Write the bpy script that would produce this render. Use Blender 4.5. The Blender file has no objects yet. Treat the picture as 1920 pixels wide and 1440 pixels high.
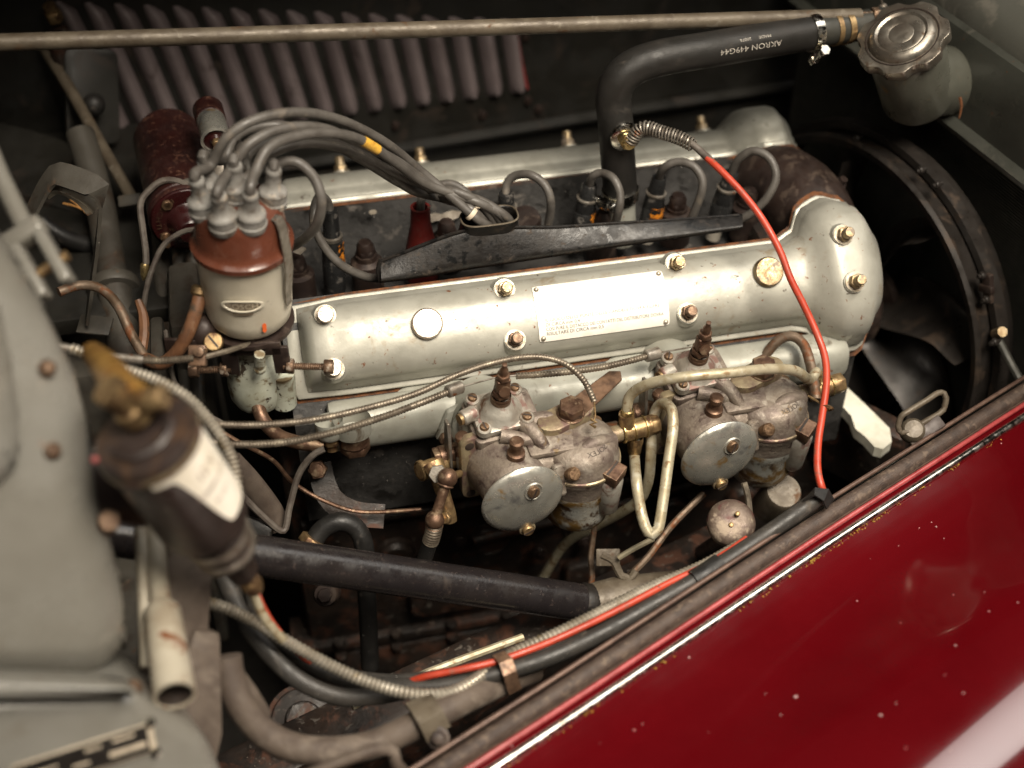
import bpy, bmesh, math, random
from mathutils import Vector as V, Matrix
random.seed(7)
S = bpy.context.scene
# ---------------------------------------------------------------- camera
FPX = 2500.0
YAW, PITCH = math.radians(12), math.radians(42)
_s, _c, _sp, _cp = math.sin(YAW), math.cos(YAW), math.sin(PITCH), math.cos(PITCH)
CF = V((_s*_cp, _c*_cp, -_sp)); CR = V((_c, -_s, 0)); CU = CR.cross(CF)
def ray(px, py): return CF + CR*((px-960)/FPX) + CU*((720-py)/FPX)
CC = ray(1080, 580)*-1.2
cam = bpy.data.cameras.new('camera'); camo = bpy.data.objects.new('camera', cam)
S.collection.objects.link(camo); S.camera = camo
mw = Matrix((CR, CU, -CF)).transposed().to_4x4(); mw.translation = CC
camo.matrix_world = mw
cam.sensor_width = 36; cam.lens = 36*FPX/1920; cam.clip_start = .02; cam.clip_end = 60
cam.dof.use_dof = True; cam.dof.focus_distance = 1.17; cam.dof.aperture_fstop = 2.5
# ---------------------------------------------------------------- world and lamps
W = bpy.data.worlds.new('World'); S.world = W; W.use_nodes = True
bg = W.node_tree.nodes['Background']; bg.inputs[0].default_value = (1, .93, .84, 1); bg.inputs[1].default_value = .008
def area(name, loc, target, size, power, color=(1, .93, .83), spread=180, sy=None, along=None):
    l = bpy.data.lights.new(name, 'AREA'); l.size = size; l.energy = power; l.color = color
    l.spread = math.radians(spread)
    if sy: l.shape = 'RECTANGLE'; l.size_y = sy
    o = bpy.data.objects.new(name, l); S.collection.objects.link(o)
    o.location = loc; o.rotation_euler = (V(target)-V(loc)).to_track_quat('-Z', 'Y').to_euler()
    if along:
        z = (V(loc)-V(target)).normalized(); x = V(along); x = (x-z*x.dot(z)).normalized()
        o.rotation_euler = Matrix((x, z.cross(x), z)).transposed().to_euler()
    return o
area('key_light', (.30, -.85, 1.55), (-.03, -.05, -.05), .8, 8.4, color=(1, .90, .76), spread=52)
area('fill_light', (-.85, -1.0, 1.25), (-.36, -.3, .1), .6, .55, color=(1, .90, .78), spread=70)
area('strip_light', (1.0, -.12, 1.3), (.2, -.3, -.08), 1.8, 2.8, color=(1, .95, .88), spread=60, sy=.7, along=(.909, .417, 0))
S.view_settings.view_transform = 'Standard'; S.view_settings.look = 'None'
S.view_settings.exposure = 0.0; S.view_settings.gamma = 1.0
# ---------------------------------------------------------------- placing
def at(px, py, d): return CC + ray(px, py)*d
def on(px, py, n, h):
    n = V(n); r = ray(px, py); return CC + r*((h-n.dot(CC))/n.dot(r))
def aX(px, py, x): return on(px, py, (1, 0, 0), x)
def aY(px, py, y): return on(px, py, (0, 1, 0), y)
def aZ(px, py, z): return on(px, py, (0, 0, 1), z)
Q = math.sqrt(.5)
NC = V((0, -Q, Q)); TC = V((0, Q, Q))            # near camshaft cover: outward normal, across
NB = V((0, Q, Q)); TB = V((0, -Q, Q))            # far camshaft cover
def cov(px, py, h=0): return on(px, py, NC, h)
def P(*l):                                        # list of (px,py,depth) -> world points
    return [at(*p) for p in l]
# ---------------------------------------------------------------- mesh helpers
def frame(o, z, x=None):
    z = V(z).normalized()
    x = V(x) if x is not None else (V((1, 0, 0)) if abs(z.x) < .9 else V((0, 1, 0)))
    x = (x - z*x.dot(z)).normalized(); y = z.cross(x)
    m = Matrix((x, y, z)).transposed().to_4x4(); m.translation = V(o); return m
def smooth(pts, step=.004, closed=False):
    n = len(pts); out = []
    if n < 3 and not closed: segs = [(pts[0], pts[0], pts[1], pts[1])]
    elif closed: segs = [(pts[i-1], pts[i], pts[(i+1) % n], pts[(i+2) % n]) for i in range(n)]
    else: segs = [(pts[max(i-1, 0)], pts[i], pts[i+1], pts[min(i+2, n-1)]) for i in range(n-1)]
    for a, b, c, d in segs:
        k = max(1, int((c-b).length/step))
        for j in range(k):
            t = j/k
            out.append(.5*((2*b)+(c-a)*t+(2*a-5*b+4*c-d)*t*t+(3*b-a-3*c+d)*t**3))
    if not closed: out.append(pts[-1].copy())
    return out
def resample(pts, step):
    out = [pts[0]]; acc = 0
    for a, b in zip(pts, pts[1:]):
        L = (b-a).length
        if L < 1e-9: continue
        t = step-acc
        while t <= L:
            out.append(a+(b-a)*(t/L)); t += step
        acc = L-(t-step)
    return out
class M:
    def __init__(s): s.v = []; s.f = []
    def add(s, vs, fs, m=None):
        b = len(s.v)
        s.v += [m @ V(v) if m is not None else V(v) for v in vs]
        s.f += [tuple(b+i for i in f) for f in fs]
        return s
    def tube(s, pts, r, n=10, step=.004, closed=False, caps=True, sm=True, flat=1.0):
        n0 = len(pts)
        p = smooth([V(q) for q in pts], step, closed) if sm else [V(q) for q in pts]
        m = len(p)
        if callable(r): rr = [r(i/max(1, m-1)) for i in range(m)]
        elif isinstance(r, (list, tuple)):
            rr = []
            for i in range(m):
                t = i/max(1, m-1)*(len(r)-1); k = min(int(t), len(r)-2); rr.append(r[k]+(r[k+1]-r[k])*(t-k))
        else: rr = [r]*m
        tg = [(p[(i+1) % m]-p[i-1]) if closed else (p[min(i+1, m-1)]-p[max(i-1, 0)]) for i in range(m)]
        tg = [t.normalized() if t.length > 1e-9 else V((0, 0, 1)) for t in tg]
        u = frame((0, 0, 0), tg[0]).to_3x3().col[0]
        vs = []; fs = []
        for i in range(m):
            if i: u = tg[i-1].rotation_difference(tg[i]) @ u
            u = (u-tg[i]*u.dot(tg[i])).normalized(); w = tg[i].cross(u)
            for k in range(n):
                a = 2*math.pi*k/n
                vs.append(p[i]+(u*math.cos(a)+w*math.sin(a)*flat)*rr[i])
        for i in range(m if closed else m-1):
            j = (i+1) % m
            for k in range(n):
                k2 = (k+1) % n
                fs.append((i*n+k, i*n+k2, j*n+k2, j*n+k))
        if caps and not closed:
            fs.append(tuple(range(n))[::-1]); fs.append(tuple((m-1)*n+k for k in range(n)))
        return s.add(vs, fs)
    def ridged(s, pts, r, pitch=.0034, depth=.18, n=10):
        p = resample(smooth([V(q) for q in pts], .002), pitch/4)
        return s.tube(p, lambda t, k=len(p): r*(1-depth*(.5-.5*math.cos(2*math.pi*t*(k-1)/4))), n, sm=False)
    def helix(s, pts, r, wire, pitch, n=6):
        p = resample(smooth([V(q) for q in pts], .002), pitch/14)
        u = None; out = []
        for i in range(len(p)-1):
            t = (p[i+1]-p[i]).normalized()
            if u is None: u = frame((0, 0, 0), t).to_3x3().col[0]
            u = (u-t*u.dot(t)).normalized(); w = t.cross(u); a = 2*math.pi*i/14
            out.append(p[i]+(u*math.cos(a)+w*math.sin(a))*r)
        return s.tube(out, wire, n, sm=False)
    def lathe(s, prof, m, n=32, a0=0, a1=2*math.pi):
        full = abs(a1-a0-2*math.pi) < 1e-6; cnt = n if full else n+1
        vs = []; fs = []; idx = []
        for r, z in prof:
            if r < 1e-7: idx.append([len(vs)]*cnt); vs.append((0, 0, z))
            else:
                idx.append(list(range(len(vs), len(vs)+cnt)))
                vs += [(r*math.cos(a0+(a1-a0)*k/n), r*math.sin(a0+(a1-a0)*k/n), z) for k in range(cnt)]
        for A, B in zip(idx, idx[1:]):
            for k in range(n):
                k2 = (k+1) % cnt
                f = []
                for q in (A[k], A[k2], B[k2], B[k]):
                    if q not in f: f.append(q)
                if len(f) > 2: fs.append(tuple(f))
        return s.add(vs, fs, m)
    def cyl(s, a, b, r, n=20, bev=0):
        a = V(a); b = V(b); h = (b-a).length
        pr = [(0, 0), (r-bev, 0), (r, bev), (r, h-bev), (r-bev, h), (0, h)] if bev else [(0, 0), (r, 0), (r, h), (0, h)]
        return s.lathe(pr, frame(a, b-a), n)
    def ball(s, c, r, n=16, sc=(1, 1, 1)):
        k = 10; pr = [(r*math.sin(math.pi*i/k)*1.0, -r*math.cos(math.pi*i/k)) for i in range(k+1)]
        pr[0] = (0, -r); pr[-1] = (0, r)
        return s.lathe(pr, Matrix.Translation(V(c)) @ Matrix.Diagonal((*sc, 1)), n)
    def bm(s, b, m=None):
        b.verts.index_update()
        s.add([v.co.copy() for v in b.verts], [tuple(v.index for v in f.verts) for f in b.faces], m); b.free(); return s
    def prism(s, poly, z0, z1, m=None, bev=0, seg=2):
        b = bmesh.new(); k = len(poly)
        lo = [b.verts.new((x, y, z0)) for x, y in poly]; hi = [b.verts.new((x, y, z1)) for x, y in poly]
        b.faces.new(lo[::-1]); b.faces.new(hi)
        for i in range(k): b.faces.new((lo[i], lo[(i+1) % k], hi[(i+1) % k], hi[i]))
        bmesh.ops.recalc_face_normals(b, faces=b.faces)
        if bev: bmesh.ops.bevel(b, geom=list(b.edges), offset=bev, segments=seg, affect='EDGES', profile=.5)
        return s.bm(b, m)
    def box(s, m, sx, sy, sz, bev=0, seg=2):      # centred box
        return s.prism([(-sx/2, -sy/2), (sx/2, -sy/2), (sx/2, sy/2), (-sx/2, sy/2)], -sz/2, sz/2, m, bev, seg)
    def hexa(s, m, r, h, k=6, bev=.0006):
        return s.prism([(r*math.cos(2*math.pi*i/k), r*math.sin(2*math.pi*i/k)) for i in range(k)], 0, h, m, bev, 1)
    def loft(s, secs, closed=True, caps=True):
        n = len(secs[0]); vs = [p for sec in secs for p in sec]; fs = []
        for i in range(len(secs)-1):
            for k in range(n if closed else n-1):
                k2 = (k+1) % n
                fs.append((i*n+k, i*n+k2, (i+1)*n+k2, (i+1)*n+k))
        if caps and closed:
            fs.append(tuple(range(n))[::-1]); fs.append(tuple((len(secs)-1)*n+k for k in range(n)))
        return s.add(vs, fs)
def rrect(x0, x1, y0, y1, r, k=4):
    out = []
    for cx, cy, a in ((x1-r, y1-r, 0), (x0+r, y1-r, 90), (x0+r, y0+r, 180), (x1-r, y0+r, 270)):
        for i in range(k+1):
            t = math.radians(a+90*i/k); out.append((cx+r*math.cos(t), cy+r*math.sin(t)))
    return out
COL = S.collection
def obj(m, name, mat, parent=None, base=None, ang=38, label=None, cat=None, group=None, kind=None, flat=False):
    if base is None:
        if parent is not None: base = parent.location.copy()
        else:
            lo = [min(v[i] for v in m.v) for i in range(3)]; hi = [max(v[i] for v in m.v) for i in range(3)]
            base = V(((lo[0]+hi[0])/2, (lo[1]+hi[1])/2, lo[2]))
    par_base = getattr(parent, 'location', None)
    me = bpy.data.meshes.new(name)
    me.from_pydata([v-base for v in m.v], [], m.f); me.update()
    b = bmesh.new(); b.from_mesh(me); bmesh.ops.remove_doubles(b, verts=b.verts, dist=1e-7)
    bmesh.ops.recalc_face_normals(b, faces=b.faces); b.to_mesh(me); b.free()
    if not flat:
        me.shade_smooth(); me.set_sharp_from_angle(angle=math.radians(ang))
    me.materials.append(MT[mat])
    o = bpy.data.objects.new(name, me); COL.objects.link(o)
    if parent is not None:
        o.parent = parent
        o['world_base'] = 0; del o['world_base']
    else: o.location = base
    if label: o['label'] = label
    if cat: o['category'] = cat
    if group: o['group'] = group
    if kind: o['kind'] = kind
    return o
def sub(m, name, mat, part, **k):                 # a sub-part: child of a part that sits at its thing's origin
    root = part
    while root.parent is not None: root = root.parent
    o = obj(m, name, mat, None, base=root.location.copy(), **k) if part.parent is not None else obj(m, name, mat, None, base=part.location.copy(), **k)
    o.location = (0, 0, 0); o.parent = part
    return o
def thing(name, label, cat, loc, group=None):
    o = bpy.data.objects.new(name, None); COL.objects.link(o); o.location = V(loc); o.empty_display_size = .01
    o['label'] = label; o['category'] = cat
    if group: o['group'] = group
    return o
def text2d(body, size, align='CENTER'):
    cu = bpy.data.curves.new('t', 'FONT'); cu.body = body; cu.size = size; cu.align_x = align; cu.align_y = 'CENTER'
    cu.resolution_u = 3
    o = bpy.data.objects.new('t', cu); COL.objects.link(o)
    dg = bpy.context.evaluated_depsgraph_get(); dg.update()
    me = o.evaluated_get(dg).to_mesh()
    vs = [v.co.copy() for v in me.vertices]; fs = [tuple(p.vertices) for p in me.polygons]
    o.evaluated_get(dg).to_mesh_clear(); bpy.data.objects.remove(o); bpy.data.curves.remove(cu)
    return vs, fs
# ---------------------------------------------------------------- materials
MT = {}
def mat(name, c, r=.5, m=0.0, c2=None, s=45, lo=.4, hi=.65, spots=(), bump=None, rv=.12, coat=0, spec=.5, specks=None, up=None):
    ma = bpy.data.materials.new(name); ma.use_nodes = True; nt = ma.node_tree; N = nt.nodes; L = nt.links
    bs = N['Principled BSDF']; MT[name] = ma
    tc = N.new('ShaderNodeTexCoord'); oi = N.new('ShaderNodeObjectInfo')
    ad = N.new('ShaderNodeVectorMath'); ad.operation = 'MULTIPLY_ADD'
    cb = N.new('ShaderNodeCombineXYZ')
    for i in range(3): L.new(oi.outputs['Random'], cb.inputs[i])
    L.new(cb.outputs[0], ad.inputs[0]); ad.inputs[1].default_value = (7, 5, 9); L.new(tc.outputs['Object'], ad.inputs[2])
    def noise(sc, det=6, dist=0):
        n = N.new('ShaderNodeTexNoise'); n.inputs['Scale'].default_value = sc; n.inputs['Detail'].default_value = det
        n.inputs['Roughness'].default_value = .62; n.inputs['Distortion'].default_value = dist
        L.new(ad.outputs[0], n.inputs['Vector']); return n.outputs['Fac']
    def rng(x, a, b, t0=0, t1=1):
        q = N.new('ShaderNodeMapRange'); q.interpolation_type = 'SMOOTHSTEP'
        for i, v in zip((1, 2, 3, 4), (a, b, t0, t1)): q.inputs[i].default_value = v
        L.new(x, q.inputs[0]); return q.outputs[0]
    def mix(f, a, b):
        q = N.new('ShaderNodeMix'); q.data_type = 'RGBA'; L.new(f, q.inputs[0])
        for i, v in ((6, a), (7, b)):
            if isinstance(v, tuple): q.inputs[i].default_value = (*v, 1)
            else: L.new(v, q.inputs[i])
        return q.outputs[2]
    c2 = c2 or tuple(x*.72 for x in c)
    col = mix(rng(noise(s), lo, hi), c, c2)
    rough = rng(noise(s*2.3, 4), .3, .7, max(.02, r-rv), min(1, r+rv))
    for (sc_, s_, a, b, rr) in spots:
        f = rng(noise(s_, 7, .4), a-.055, b-.045)
        col = mix(f, col, sc_)
        if rr is not None:
            q = N.new('ShaderNodeMix'); L.new(f, q.inputs[0]); L.new(rough, q.inputs[2]); q.inputs[3].default_value = rr; rough = q.outputs[0]
    if specks:
        scol, ssc, th = specks
        vo = N.new('ShaderNodeTexVoronoi'); vo.inputs['Scale'].default_value = ssc; L.new(ad.outputs[0], vo.inputs['Vector'])
        f = rng(vo.outputs['Distance'], th*.6, th, 1, 0)
        # thin them out with a coarse noise
        g = rng(noise(ssc*.23, 2), .52, .56)
        mu = N.new('ShaderNodeMath'); mu.operation = 'MULTIPLY'; L.new(f, mu.inputs[0]); L.new(g, mu.inputs[1])
        col = mix(mu.outputs[0], col, scol)
        q = N.new('ShaderNodeMix'); L.new(mu.outputs[0], q.inputs[0]); L.new(rough, q.inputs[2]); q.inputs[3].default_value = .8; rough = q.outputs[0]
    L.new(col, bs.inputs['Base Color']); L.new(rough, bs.inputs['Roughness'])
    bs.inputs['Metallic'].default_value = m; bs.inputs['Specular IOR Level'].default_value = spec
    bs.inputs['Coat Weight'].default_value = coat; bs.inputs['Coat Roughness'].default_value = .03
    if bump:
        bn = N.new('ShaderNodeBump'); bn.inputs['Strength'].default_value = bump[1]; bn.inputs['Distance'].default_value = .001
        L.new(noise(bump[0], 8), bn.inputs['Height']); L.new(bn.outputs[0], bs.inputs['Normal'])
    return ma
RUST = (.16, .055, .018); DIRT = (.05, .035, .022); DUST = (.36, .3, .24); BLK = (.012, .011, .010)
mat('silver_paint', (.36, .352, .305), .46, .30, (.295, .287, .245), 18, spots=[((.24, .195, .135), 30, .62, .78, .55), (RUST, 150, .69, .75, .8), (DIRT, 90, .70, .78, .7)], bump=(260, .16), coat=.08, specks=((.65, .6, .5), 120, .06))
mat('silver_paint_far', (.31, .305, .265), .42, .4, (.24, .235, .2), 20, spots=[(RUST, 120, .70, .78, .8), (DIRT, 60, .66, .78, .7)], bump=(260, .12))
mat('manifold_paint', (.33, .33, .285), .48, .15, (.26, .255, .215), 22, spots=[((.10, .075, .05), 40, .64, .78, .7), (RUST, 130, .70, .76, .8)], bump=(300, .2))
mat('plate_alloy', (.80, .77, .70), .42, .1, (.73, .69, .61), 60, spots=[((.42, .35, .27), 60, .70, .82, .6)], bump=(400, .05))
mat('plate_print', (.045, .04, .035), .7)
mat('stud_brass', (.42, .33, .20), .42, .8, (.22, .15, .08), 160, spots=[(DUST, 130, .56, .66, .8)], bump=(500, .3))
mat('stud_brown', (.20, .13, .085), .5, .7, (.10, .06, .04), 160, spots=[(DUST, 130, .6, .7, .8)], bump=(500, .3))
mat('washer_steel', (.36, .32, .26), .45, .7, (.2, .16, .11), 150)
mat('stud_pale', (.62, .55, .48), .38, .7, (.4, .32, .25), 150, bump=(500, .3))
mat('gasket_rust', (.13, .045, .012), .85, 0, (.05, .02, .008), 120, bump=(300, 1))
mat('block_black', (.016, .012, .010), .5, .1, (.03, .02, .015), 25, spots=[((.07, .028, .015), 40, .56, .7, .7), ((.10, .085, .07), 120, .64, .74, .8)], bump=(120, .7), specks=((.5, .42, .36), 190, .07))
mat('head_casting', (.040, .038, .036), .62, .1, (.016, .015, .014), 30, spots=[((.11, .098, .086), 60, .62, .76, .8), (BLK, 35, .6, .7, .4)], bump=(200, .7), specks=((.6, .55, .5), 220, .09))
mat('black_enamel', (.0085, .0075, .007), .42, .0, (.014, .0115, .0095), 40, spots=[((.05, .038, .029), 90, .62, .76, .8), ((.005, .005, .005), 110, .6, .66, .3)], bump=(300, .3), spec=.3, specks=((.5, .45, .4), 200, .05))
mat('tube_black', (.012, .010, .0105), .26, .0, (.017, .014, .0135), 30, spec=.4, spots=[((.075, .056, .042), 18, .66, .80, .45), ((.035, .025, .022), 200, .64, .76, .5)], bump=(300, .2), specks=((.5, .42, .4), 300, .06))
mat('lead_grey', (.085, .077, .068), .5, 0, (.06, .053, .046), 60, bump=(300, .15), spots=[((.13, .11, .088), 50, .62, .74, .6)])
mat('rubber_black', (.011, .0105, .010), .46, 0, (.016, .0148, .0135), 40, spec=.35, spots=[((.05, .042, .035), 60, .64, .78, .8)], bump=(500, .2), specks=((.6, .56, .5), 240, .06))
mat('hose_black', (.015, .014, .0125), .48, 0, (.020, .018, .016), 25, bump=(600, .3), spec=.3, spots=[((.04, .034, .028), 45, .62, .78, .75)])
mat('plug_black', (.014, .014, .014), .32, 0, (.02, .02, .02), 60, spots=[((.10, .09, .08), 90, .62, .7, .7)])
mat('orange_label', (.75, .26, .02), .5, 0, (.5, .15, .01), 220, spots=[(BLK, 260, .52, .56, .5)])
mat('red_boot', (.095, .0095, .0075), .5, 0, (.07, .007, .005), 40, spots=[(DIRT, 90, .62, .76, .7)])
mat('red_wire', (.40, .045, .020), .42, 0, (.32, .034, .015), 40, spots=[((.20, .06, .035), 90, .60, .74, .6), (DIRT, 160, .68, .76, .7)])
mat('bakelite', (.105, .034, .019), .28, 0, (.08, .025, .014), 30, spots=[((.15, .06, .036), 45, .66, .82, .45)], coat=.3)
mat('dist_body', (.60, .555, .45), .40, .1, (.52, .475, .375), 22, spots=[(DIRT, 55, .70, .80, .6), ((.32, .245, .16), 25, .64, .79, .6)], bump=(300, .15))
mat('pale_green_cast', (.46, .48, .40), .45, .05, (.38, .385, .30), 35, spots=[((.14, .10, .05), 60, .56, .68, .6), (DIRT, 100, .64, .7, .6)], bump=(280, .3))
mat('boot_grey', (.22, .212, .195), .58, 0, (.15, .14, .125), 60, spots=[((.33, .28, .22), 90, .60, .72, .6), ((.09, .075, .06), 120, .6, .7, .6)], bump=(300, .25))
mat('brass', (.36, .25, .125), .42, .8, (.24, .155, .08), 110, spots=[((.11, .06, .035), 80, .58, .7, .6)], bump=(400, .2))
mat('brass_bright', (.52, .40, .19), .32, .9, (.36, .25, .11), 160)
mat('pipe_brass', (.42, .375, .265), .46, .4, (.31, .26, .165), 70, spots=[((.20, .13, .065), 110, .60, .72, .6), ((.50, .47, .38), 50, .62, .72, .45)], bump=(350, .15))
mat('pipe_dark', (.19, .14, .10), .5, .5, (.10, .065, .04), 60, spots=[(RUST, 80, .55, .7, .7)], bump=(350, .2))
mat('carb_cast', (.20, .165, .132), .54, .4, (.125, .095, .08), 60, spots=[((.31, .275, .23), 40, .58, .74, .5), ((.06, .038, .032), 75, .60, .72, .6), ((.15, .10, .045), 55, .66, .76, .5)], bump=(300, .8), specks=((.6, .5, .45), 420, .09))
mat('carb_pale', (.36, .34, .295), .42, .45, (.27, .24, .20), 50, spots=[((.20, .12, .10), 60, .54, .66, .55), ((.10, .05, .025), 48, .62, .72, .5)], bump=(420, .35))
mat('carb_gold', (.27, .22, .135), .48, .5, (.18, .13, .085), 70, spots=[((.14, .085, .07), 60, .54, .66, .6)], bump=(420, .3), specks=((.6, .5, .45), 420, .08))
mat('bowl_stained', (.44, .44, .40), .38, .5, (.36, .36, .32), 40, spots=[((.19, .11, .03), 42, .50, .62, .45), ((.06, .03, .012), 46, .58, .68, .4)], bump=(380, .3))
mat('disc_steel', (.46, .45, .40), .30, .72, (.40, .385, .335), 35, spots=[((.20, .195, .19), 38, .60, .74, .34), ((.27, .175, .075), 55, .64, .76, .55), ((.12, .05, .015), 210, .72, .77, .7)], bump=(350, .14), specks=((.12, .05, .02), 150, .07))
mat('screw_brown', (.25, .16, .095), .4, .8, (.14, .085, .05), 200, bump=(500, .3))
mat('copper_brown', (.16, .095, .06), .42, .7, (.09, .05, .034), 80, bump=(400, .3), spots=[((.24, .17, .11), 90, .6, .7, .5)])
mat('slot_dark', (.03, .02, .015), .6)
mat('steel_dull', (.27, .245, .21), .45, .7, (.16, .135, .108), 90, spots=[(RUST, 120, .66, .74, .8)], bump=(400, .2))
mat('chrome', (.72, .70, .64), .2, 1, (.5, .47, .4), 90, spots=[((.3, .22, .12), 100, .64, .74, .5)])
mat('cable_spiral', (.17, .142, .108), .42, .6, (.10, .08, .06), 60, spots=[((.28, .24, .18), 45, .58, .72, .4)])
mat('conduit', (.46, .42, .35), .38, .65, (.33, .29, .23), 30, spots=[((.22, .17, .10), 70, .62, .74, .5)])
mat('coil_maroon', (.034, .010, .008), .45, .1, (.022, .007, .006), 30, spots=[((.10, .042, .025), 160, .58, .75, .7)], bump=(300, .5))
mat('coil_face', (.028, .0055, .0055), .32, 0, (.02, .004, .004), 40)
mat('rod_paint', (.12, .098, .07), .5, .2, (.08, .062, .043), 45, spots=[((.10, .05, .022), 55, .66, .78, .8), ((.18, .155, .12), 80, .64, .76, .6)], bump=(350, .4))
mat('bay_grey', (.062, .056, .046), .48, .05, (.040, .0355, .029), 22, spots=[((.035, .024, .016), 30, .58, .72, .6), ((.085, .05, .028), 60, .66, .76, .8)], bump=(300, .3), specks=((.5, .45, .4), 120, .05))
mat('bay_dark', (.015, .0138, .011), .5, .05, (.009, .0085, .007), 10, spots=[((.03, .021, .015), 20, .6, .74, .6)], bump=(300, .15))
mat('louvre_plum', (.21, .172, .172), .42, .05, (.16, .128, .128), 12, bump=(300, .15), spots=[((.08, .06, .055), 30, .62, .78, .6)])
mat('panel_grey', (.225, .217, .193), .30, .1, (.185, .175, .15), 8, spots=[((.14, .115, .085), 14, .62, .78, .5), (RUST, 60, .72, .80, .8)], bump=(250, .1), coat=.25)
mat('rad_paint', (.060, .062, .052), .36, .1, (.044, .045, .038), 15, spots=[((.095, .09, .074), 25, .6, .74, .5), (RUST, 90, .70, .76, .8)], bump=(300, .2))
mat('neck_paint', (.13, .13, .105), .36, .25, (.10, .10, .08), 18, spots=[((.22, .14, .06), 40, .66, .76, .6)], bump=(300, .15))
mat('cap_metal', (.36, .33, .28), .36, .85, (.25, .215, .175), 30, spots=[((.14, .10, .07), 70, .62, .72, .5)], bump=(400, .15))
mat('core_black', (.040, .040, .034), .5, .3, (.055, .053, .044), 40, specks=((.5, .45, .4), 150, .05))
mat('fan_black', (.034, .029, .0255), .38, .3, (.024, .0205, .018), 30, spots=[((.06, .042, .03), 40, .6, .72, .6)])
mat('pulley_brown', (.032, .020, .016), .5, .2, (.02, .013, .011), 40, spots=[((.065, .045, .034), 60, .58, .7, .6)])
mat('fender_red', (.080, .0017, .0034), .15, 0, (.068, .0012, .0026), 6, rv=.03, coat=1, bump=(900, .02), specks=((.5, .34, .34), 70, .05))
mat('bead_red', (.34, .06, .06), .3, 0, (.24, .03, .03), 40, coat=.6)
mat('seal_strip', (.070, .048, .037), .5, .1, (.042, .028, .022), 90, spots=[((.13, .095, .07), 160, .60, .70, .6)], bump=(900, .8))
mat('seal_edge', (.14, .088, .066), .42, .3, (.085, .052, .04), 60, bump=(400, .3))
mat('pollen', (.36, .24, .03), .8, 0, (.22, .14, .02), 200)
mat('canister', (.034, .024, .021), .36, .1, (.022, .016, .014), 20, spots=[((.06, .034, .02), 25, .58, .72, .45)])
mat('label_white', (.85, .80, .70), .45, 0, (.75, .68, .55), 40)
mat('label_ink', (.30, .22, .18), .6)
mat('pipe_amber', (.30, .17, .045), .35, .3, (.2, .10, .03), 60)
mat('cloth_hose', (.095, .072, .055), .7, 0, (.065, .047, .036), 50, spots=[((.15, .12, .095), 30, .56, .72, .8)], bump=(700, .5))
mat('brown_hose', (.165, .078, .038), .5, 0, (.10, .045, .022), 50, spots=[(DIRT, 70, .6, .72, .7), ((.24, .16, .1), 40, .64, .76, .6)])
mat('grey_wire', (.10, .085, .07), .65, 0, (.055, .042, .034), 70, bump=(600, .4))
mat('clip_brown', (.20, .12, .075), .45, .5, (.10, .06, .04), 110)
mat('sunlit_pale', (.72, .70, .60), .6, 0, (.62, .59, .48), 50, bump=(300, .2), spots=[((.3, .25, .15), 60, .66, .75, .7)])
mat('plate_black', (.018, .015, .013), .4)
mat('plate_text', (.55, .47, .36), .5)
mat('cream_pipe', (.42, .38, .30), .5, .05, (.32, .27, .2), 40, spots=[(RUST, 60, .62, .72, .8)])
mat('straw', (.55, .27, .08), .6)
mat('white_print', (.42, .39, .34), .6, 0, (.2, .18, .16), 300)
mat('orange_paint', (.72, .13, .03), .5)
mat('breather', (.14, .105, .08), .5, .4, (.085, .055, .045), 60, spots=[((.3, .24, .18), 70, .55, .68, .7), ((.09, .035, .03), 60, .6, .7, .6)], bump=(400, .3))
mat('ground_dark', (.03, .026, .022), .9)
mat('ceramic', (.34, .31, .26), .35)
mat('yellow_mark', (.62, .36, .05), .5, 0, (.4, .2, .03), 160)
mat('highlight_metal', (.80, .76, .70), .22, 1, (.6, .5, .45), 60, spots=[((.3, .2, .1), 70, .68, .78, .6)])
mat('cowl_paint', (.10, .10, .085), .4, .1, (.075, .073, .062), 14, spots=[((.16, .15, .125), 30, .6, .74, .5)], bump=(250, .2))
mat('cast_mark', (.06, .045, .036), .7)
mat('petal', (.48, .36, .34), .7, 0, (.34, .2, .2), 200)
mat('emblem_field', (.20, .165, .115), .5, .2, (.13, .10, .07), 90)
mat('loom_rubber', (.026, .024, .0215), .46, 0, (.036, .032, .028), 40, spec=.4, spots=[((.075, .064, .052), 60, .62, .76, .8)], bump=(500, .25), specks=((.6, .56, .5), 240, .07))
# ================================================================ setting
g = M().add([(-3, -3, -.78), (3, -3, -.78), (3, 3, -.78), (-3, 3, -.78)], [(0, 1, 2, 3)])
obj(g, 'ground', 'ground_dark', kind='structure', flat=True)
# ---- bulkhead behind the engine
t = thing('bulkhead', 'dark grey painted bulkhead panel behind the pipes and strap bracket', 'bulkhead', (-.56, .2, -.7))
m = M(); m.box(Matrix.Translation((-.575, .2, -.17)), .02, 1.1, 1.06, .006); obj(m, 'panel', 'bay_grey', t)
m = M(); m.prism([(-.565, -.2), (-.40, -.2), (-.40, .6), (-.565, .6)], -.33, -.31, None, .006); obj(m, 'foot_shelf', 'bay_grey', t)
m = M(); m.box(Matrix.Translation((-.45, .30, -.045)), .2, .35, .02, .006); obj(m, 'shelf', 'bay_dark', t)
m = M(); m.box(Matrix.Translation((-.42, .12, -.2)), .1, .05, .24, .012); obj(m, 'rib', 'bay_grey', t)
m = M(); m.box(Matrix.Translation((-.345, .1, -.2)), .03, .1, .4, .008); obj(m, 'rib', 'bay_grey', t)
m = M(); m.box(Matrix.Translation((-.37, .04, -.2)), .012, .06, .4, .004); obj(m, 'rib', 'bay_grey', t)
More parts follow.
